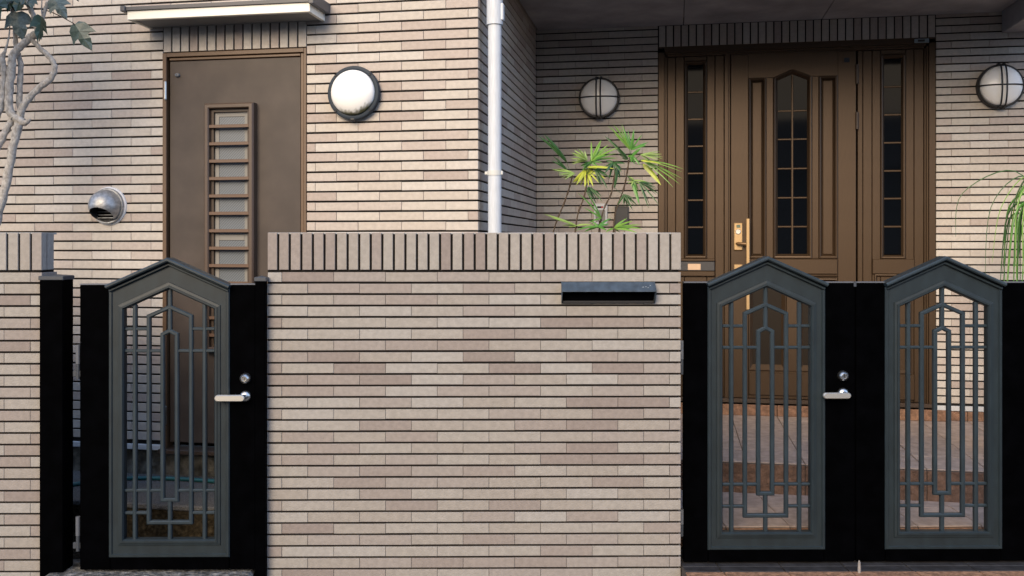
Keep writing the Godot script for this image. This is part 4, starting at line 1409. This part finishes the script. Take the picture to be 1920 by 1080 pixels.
func build_tree():
	var t := thing("tree", "pale barked garden tree with twisted branches and lobed leaves, left of the vent", "tree", Vector3.ZERO)
	limb(t, "trunk", [[-20, 1010, 11], [-24, 800, 11], [-22, 620, 10], [-12, 470, 9], [0, 410, 8.2], [17, 346, 7.6], [30, 275, 7.4], [41, 232, 8.6]], M.bark, 12)
	limb(t, "knot", [[30, 219, 5], [38, 224, 9], [46, 230, 8], [54, 231, 5], [62, 224, 2.2]], M.bark, 12)
	limb(t, "branch", [[42, 226, 7], [47, 205, 6.4], [60, 185, 6.2], [82, 163, 6.0], [98, 151, 5.8], [107, 132, 5.2], [103, 116, 5.0], [92, 103, 4.8], [82, 95, 4.6], [73, 85, 4.2], [65, 78, 4]], M.bark)
	limb(t, "branch", [[34, 224, 8], [23, 205, 7.2], [23, 170, 7.4], [27, 130, 7.8], [29, 108, 7.2], [36, 97, 6.6], [52, 82, 6.6], [66, 70, 7.2], [76, 67, 8]], M.bark)
	limb(t, "branch", [[76, 70, 7], [74, 55, 5.2], [67, 30, 4.8], [58, 10, 4.6], [48, -15, 4.4], [30, -60, 4], [10, -120, 3.4]], M.bark)
	limb(t, "branch", [[76, 66, 4.4], [83, 45, 3.8], [89, 22, 3.4], [94, 9, 4.4], [98, 4, 3], [108, -30, 2]], M.bark, 8)
	limb(t, "branch", [[82, 76, 1.6], [84, 40, 1.4], [83, 10, 1.2], [86, -30, 1]], M.bark, 6)
	limb(t, "branch", [[34, 222, 5, -0.46], [34, 170, 5.4, -0.46], [36, 120, 5, -0.46], [28, 90, 4.6, -0.46], [26, 62, 4.2, -0.46], [22, 30, 3.6, -0.46], [10, -40, 3, -0.46]], M.bark)
	limb(t, "branch", [[-6, 226, 7], [6, 205, 6.2], [11, 170, 6], [13, 135, 5.8], [10, 112, 5.2], [16, 95, 2.2], [22, 72, 1.4], [24, 50, 1]], M.bark)
	limb(t, "branch", [[-14, 300, 7.5], [6, 268, 6.6], [20, 240, 6], [29, 226, 6]], M.bark)
	limb(t, "branch", [[-10, 180, 4], [0, 140, 4.4], [2, 112, 5], [-2, 98, 3]], M.bark_dark, 8)
	limb(t, "twig", [[62, 17, 1.1], [92, 22, 1], [118, 33, 0.9], [140, 45, 0.8], [154, 55, 0.7]], M.bark_dark, 5)
	limb(t, "twig", [[90, -8, 0.9], [110, 2, 0.8], [124, 8, 0.6]], M.bark_dark, 5)
	limb(t, "twig", [[24, -6, 2], [28, 12, 1.8], [33, 24, 1.4]], M.bark_dark, 6)
	# the leaves in view: stalk, tip, size in drawing units, tone (palest painted as lit), facing
	var L := [
		[[122, 7], [146, 47], 40, 2, Vector3(0.15, 0.35, 1.0), 1.05], [[154, 52], [186, 104], 53, 1, Vector3(-0.2, 0.25, 1.0), 0.95],
		[[40, 27], [50, 76], 48, 2, Vector3(0.2, 0.5, 1.0), 1.15], [[10, 2], [13, 56], 52, 0, Vector3(-0.5, 0.1, 1.0), 0.85],
		[[46, -6], [52, 32], 42, 0, Vector3(0.4, 0.1, 1.0), 1.0], [[88, 36], [96, 88], 50, 0, Vector3(1.0, 0.1, 0.55), 0.75],
		[[-6, 0], [-8, 40], 44, 2, Vector3(0, 0.5, 1.0), 1.0], [[74, 4], [80, 24], 26, 1, Vector3(0.3, 0.1, 1.0), 0.8],
		[[152, -10], [160, 9], 22, 1, Vector3(0.5, 0.2, 0.8), 0.8], [[-8, 148], [2, 154], 14, 0, Vector3(0, 0.8, 0.6), 0.5],
		[[32, -14], [26, 22], 42, 0, Vector3(-0.3, 0.2, 1.0), 1.0], [[66, -10], [62, 12], 30, 1, Vector3(0.3, 0.4, 1.0), 0.9]]
	for l in L:
		var a := tp(l[0][0], l[0][1], -0.37 + rng.randf_range(-0.05, 0.05))
		var b := tp(l[1][0], l[1][1], -0.36 + rng.randf_range(-0.04, 0.04))
		var st := S()
		lobed_leaf(st, a, b - a, l[4], l[2] * 0.0026, l[5])
		part("leaf", st.commit(), M["leaf_%d" % l[3]], t)
	# the crown goes on above and to the left of the picture
	var boughs := [[Vector3(-2.55, 2.55, -0.42), Vector3(-2.75, 2.8, -0.1), Vector3(-2.9, 3.0, 0.5)], [Vector3(-2.5, 2.55, -0.42), Vector3(-2.6, 2.9, 0.1), Vector3(-2.65, 3.15, 0.7)], [Vector3(-2.6, 1.2, -0.42), Vector3(-3.1, 2.2, 0.1), Vector3(-3.1, 2.9, 0.6)], [Vector3(-2.55, 2.7, -0.3), Vector3(-2.8, 2.95, 0.5), Vector3(-2.8, 3.0, 1.0)]]
	for b in boughs:
		var st := S()
		var c := curve(b, 5)
		var r := []
		for i in c.size():
			r.append(lerpf(0.02, 0.006, float(i) / c.size()))
		tube(st, c, r, 8)
		part("bough", st.commit(), M.bark, t)
	var fo := S()
	for i in 380:
		var b: Array = boughs[i % 4]
		var q := rng.randf_range(0.35, 1.1)
		var c: Vector3 = b[1].lerp(b[2], q) + Vector3(rng.randfn(0, 0.17), rng.randfn(0, 0.12), rng.randfn(0, 0.20))
		var k := px(c)
		if k.z > 0.3 and k.x > -60 and k.y > -70:
			continue
		lobed_leaf(fo, c, Vector3(rng.randf_range(-1, 1), rng.randf_range(-1.2, 0.1), rng.randf_range(-1, 1)), Vector3(rng.randf_range(-1, 1), 1.0, rng.randf_range(-0.5, 1)), rng.randf_range(0.08, 0.13))
	var o := part("foliage", fo.commit(), M.leaf_1, t)
	o.set_meta("kind", "stuff")

# ---------------------------------------------------------------- palm behind the wall

func pp(x: float, y: float, z := 0.0) -> Vector3:
	var k := 0.000588
	return Vector3(0.4705 + (x - 640.0) * k, 1.4834 + (1040.0 - y) * k, -0.82 + z)

# a narrow leaflet: folded blade from hub to tip with some droop
func blade(st: SurfaceTool, a: Vector3, b: Vector3, w: float, arch: float, n := 6):
	var d := b - a
	var len := d.length()
	var up := Vector3.UP if absf(d.normalized().y) < 0.85 else Vector3(0, 0, 1)
	var side := d.cross(Vector3(0, 0.35, 1)).normalized()
	var nrm := side.cross(d).normalized()
	var prev := []
	for i in n + 1:
		var t := float(i) / n
		var p := a + d * t + up * arch * len * 4.0 * t * (1.0 - t)
		var ww := w * 0.5 * (minf(1.0, 0.35 + t * 4.0)) * (1.0 - pow(t, 3.5)) + 0.0003
		var row := [p - side * ww, p + nrm * ww * 0.45, p + side * ww]
		if prev:
			quad(st, prev[0], prev[1], row[1], row[0], nrm)
			quad(st, prev[1], prev[2], row[2], row[1], nrm)
		prev = row

func build_palm():
	var t := thing("palm", "small lady palm with yellow-green fan leaves behind the garden wall", "palm", Vector3.ZERO)
	var stems := [[[400, 520], [370, 640], [325, 770], [225, 1040], [150, 1500]], [[522, 520], [520, 620], [500, 720], [430, 950], [390, 1500]], [[775, 470], [755, 600], [735, 700], [650, 910], [560, 1500]], [[910, 380], [890, 520], [860, 650], [790, 850], [772, 1000], [720, 1500]], [[640, 930], [640, 1100], [620, 1500]], [[770, 1000], [760, 1200], [700, 1500]]]
	var i := 0
	for s in stems:
		var p3 := []
		for p in s:
			p3.append(pp(p[0], p[1], 0.03 * (i % 3)))
		var c := curve(p3, 5)
		var r := []
		for k in c.size():
			r.append(0.0042 + 0.0012 * sin(k * 2.1))
		var st := S()
		tube(st, c, r, 8)
		part("stem", st.commit(), M.stem_brown, t)
		i += 1
	# fan leaves: hub, blade width, tone, then tips
	var F := [
		[[527, 470], 21, 3, [[400, 590], [430, 612], [505, 634], [578, 628], [690, 560]]],
		[[530, 455], 17, 3, [[760, 474], [640, 470]]],
		[[410, 515], 9, 4, [[225, 492], [258, 527], [312, 577], [262, 465], [330, 545], [205, 480]]],
		[[568, 395], 13, 2, [[570, 212], [725, 243], [800, 283], [812, 362], [745, 300]]],
		[[568, 400], 26, 2, [[662, 198], [640, 285]]],
		[[520, 395], 12, 4, [[408, 298], [375, 330], [374, 380], [390, 425], [500, 305], [435, 300]]],
		[[560, 405], 16, 1, [[485, 480], [470, 440], [620, 440], [700, 350], [600, 330]]],
		[[915, 300], 17, 1, [[838, 90], [935, 118], [1075, 228], [1050, 262]]],
		[[905, 300], 10, 2, [[803, 100], [752, 168], [745, 90], [830, 70], [705, 95]]],
		[[900, 375], 20, 0, [[692, 162], [780, 270], [850, 360]]],
		[[925, 355], 18, 1, [[1000, 290], [890, 350], [945, 380], [905, 420], [990, 440]]],
		[[990, 350], 8, 4, [[1185, 388], [1165, 318], [1150, 432], [1190, 370], [1080, 420], [1170, 350]]],
		[[1040, 420], 34, 3, [[1188, 615]]],
		[[1010, 385], 9, 2, [[1382, 472], [1390, 550], [1352, 608], [1277, 640]]],
		[[1000, 400], 12, 3, [[1130, 420], [1170, 430]]],
		[[950, 570], 11, 4, [[888, 566], [912, 630], [962, 692], [1003, 665], [1060, 582], [900, 540]]],
		[[935, 580], 26, 1, [[988, 792]]],
		[[985, 590], 10, 0, [[1060, 826], [1147, 800], [1130, 640], [1160, 700], [1100, 620]]],
		[[860, 695], 11, 0, [[800, 795], [900, 805], [935, 835], [980, 792], [870, 780], [950, 740]]],
		[[755, 415], 16, 0, [[690, 395], [720, 565], [820, 505], [850, 430], [670, 520]]],
		[[795, 440], 22, 0, [[768, 650], [820, 480]]],
		[[345, 400], 20, 0, [[90, 172], [140, 160], [240, 270]]],
		[[345, 480], 9, 0, [[200, 400], [215, 360], [290, 430]]],
		[[645, 912], 10, 1, [[432, 690], [495, 678], [488, 815], [530, 950]]],
		[[770, 1000], 14, 2, [[903, 905], [1028, 965], [1030, 1002], [978, 1040], [690, 1035], [840, 1035], [930, 935]]],
		[[430, 975], 12, 4, [[198, 908], [140, 875], [305, 975], [362, 988], [575, 972], [450, 1000]]],
		[[620, 985], 14, 1, [[500, 1030], [560, 940], [720, 960], [740, 910], [420, 1020], [680, 1020]]],
		[[540, 630], 11, 0, [[545, 725], [612, 775], [652, 765], [660, 700], [520, 690]]],
		[[600, 470], 14, 0, [[720, 550], [700, 480], [640, 600], [700, 655]]]]
	i = 0
	for f in F:
		var z := 0.03 * (i % 3) + 0.012 * (i % 4)
		var st := S()
		var tips: Array = f[3].duplicate()
		for q in (f[3].size() - 1 if f[0][1] < 850 else 0):
			var p0 := Vector2(f[3][q][0], f[3][q][1])
			var p1 := Vector2(f[3][q + 1][0], f[3][q + 1][1])
			var hub := Vector2(f[0][0], f[0][1])
			if (p0 - hub).normalized().dot((p1 - hub).normalized()) > -0.2:
				var md := hub + ((p0 - hub).normalized() + (p1 - hub).normalized()).normalized() * (p0.distance_to(hub) + p1.distance_to(hub)) * 0.46
				tips.append([md.x, md.y])
		for tip in tips:
			var dz := rng.randf_range(-0.05, 0.07)
			var wk := 0.00082 if tips.find(tip) < f[3].size() else 0.00050
			var a := pp(f[0][0], f[0][1], z)
			var b := pp(tip[0], tip[1], z + dz)
			blade(st, a, b, f[1] * wk * rng.randf_range(0.85, 1.15), rng.randf_range(0.01, 0.06))
		part("leaf", st.commit(), M["palm_%d" % f[2]], t)
		# its stalk
		var best: Array = stems[0][0]
		for s in stems:
			for q in [s[0], s[1]]:
				if Vector2(q[0], q[1]).distance_to(Vector2(f[0][0], f[0][1])) < Vector2(best[0], best[1]).distance_to(Vector2(f[0][0], f[0][1])):
					best = q
		if Vector2(best[0], best[1]).distance_to(Vector2(f[0][0], f[0][1])) > 14.0:
			st = S()
			var a := pp(best[0], best[1], 0.02)
			var b := pp(f[0][0], f[0][1], z)
			var mid := (a + b) * 0.5 + Vector3(0, -0.01, 0)
			tube(st, curve([a, mid, b], 4), range(9).map(func(_k): return 0.0013), 5)
			part("stalk", st.commit(), M.palm_0, t)
		i += 1

# ---------------------------------------------------------------- grassy plant at the right

func build_grass_plant():
	var o := hthing("grass_plant", "arching grass-like plant in front of the right porch wall", "plant", Vector3(2.975, 0.272, -0.95))
	# pot on the landing
	var st := S()
	var pot := MeshInstance3D.new()
	lathe(st, [Vector2(0.0, 0.0), Vector2(0.13, 0.0), Vector2(0.15, 0.02), Vector2(0.19, 0.50), Vector2(0.20, 0.50), Vector2(0.20, 0.53), Vector2(0.175, 0.53), Vector2(0.17, 0.48), Vector2(0.0, 0.48)], 28)
	var pm := part("pot", st.commit(), M.box_dark, o)
	pm.rotation_degrees.x = -90
	st = S()
	tube(st, [Vector3(0, 0.45, 0), Vector3(-0.01, 0.95, 0), Vector3(0.01, 1.29, 0)], [0.035, 0.03, 0.022], 10)
	part("trunk", st.commit(), M.bark_dark, o)
	var crown := Vector3(0.01, 1.29, 0)
	var hand := [[Vector3(-0.20, 0.26, 0.02), Vector3(-0.47, 0.14, 0.03), Vector3(-0.505, -0.10, 0.03)], [Vector3(-0.16, 0.23, 0.05), Vector3(-0.34, 0.06, 0.08), Vector3(-0.37, -0.36, 0.08)], [Vector3(-0.13, 0.23, 0.02), Vector3(-0.27, 0.06, 0.02), Vector3(-0.315, -0.24, 0.02)]]
	for i in 130:
		var p := []
		var w := rng.randf_range(0.007, 0.015)
		if i < 3:
			p = [crown, crown + hand[i][0], crown + hand[i][1], crown + hand[i][2]]
			w = 0.006
		else:
			var a := rng.randf_range(0, TAU)
			var reach := rng.randf_range(0.08, 0.26)
			var d := Vector3(cos(a), 0, sin(a))
			var up := rng.randf_range(0.02, 0.24)
			p = [crown + d * 0.01, crown + d * reach * 0.5 + Vector3(0, up, 0), crown + d * reach + Vector3(0, up * 0.25, 0), crown + d * reach * 1.12 + Vector3(rng.randf_range(-0.03, 0.03), -rng.randf_range(0.22, 0.62), 0)]
		var c := curve(p, 6)
		st = S()
		var prev := []
		var nn := c.size()
		for k in nn:
			var tan: Vector3 = (c[mini(k + 1, nn - 1)] - c[maxi(k - 1, 0)]).normalized()
			var side := tan.cross(Vector3(0.3, 0.2, 1)).normalized()
			var nr := side.cross(tan)
			var ww := w * 0.5 * (1.0 - pow(float(k) / nn, 2.5)) + 0.0004
			var row := [c[k] - side * ww, c[k] + nr * ww * 0.4, c[k] + side * ww]
			if prev:
				quad(st, prev[0], prev[1], row[1], row[0], nr)
				quad(st, prev[1], prev[2], row[2], row[1], nr)
			prev = row
		part("leaf", st.commit(), M["palm_%d" % [0, 0, 0, 1, 1, 2][rng.randi() % 6]], o)

# ---------------------------------------------------------------- across the street

func build_opposite():
	var o := thing("opposite_house", "low dark house across the street, mirrored in the glass of the entrance door", "house", Vector3(0, -0.16, 14.0))
	part("wall", box_mesh(Vector3(-14, 0, 0), Vector3(14, 3.3, 6)), M.opp_wall, o)
	var st := S()
	prism(st, [Vector2(-0.6, 3.3), Vector2(6.6, 3.3), Vector2(3.0, 4.9)], -14.5, 14.5)
	var r := part("roof", st.commit(), M.opp_roof, o)
	r.basis = Basis(Vector3(0, 0, 1), Vector3(0, 1, 0), Vector3(-1, 0, 0))
	var gw := thing("added_street_wall", "unseen dark wall added across the street to shade the lower garden wall", "wall", Vector3(0, -0.16, 7.0))  # unseen wall, added to cut low sky light on the garden wall
	part("wall_body", box_mesh(Vector3(-16, 0, 0), Vector3(16, 2.1, 0.15)), M.opp_wall, gw)
	part("coping", box_mesh(Vector3(-16, 2.1005, -0.02), Vector3(16, 2.16, 0.17), 0.01), M.opp_roof, gw)
	for k in 5:
		var x := -11.0 + 5.5 * k
		var w := part("window", box_mesh(Vector3(x - 0.9, 0.9, -0.03), Vector3(x + 0.9, 2.2, -0.002), 0.01), M.sash_grey, o)
		piece("pane", box_mesh(Vector3(x - 0.82, 0.98, -0.04), Vector3(x - 0.02, 2.12, -0.031)), M.glass_dark, w)
		piece("pane", box_mesh(Vector3(x + 0.02, 0.98, -0.04), Vector3(x + 0.82, 2.12, -0.031)), M.glass_dark, w)
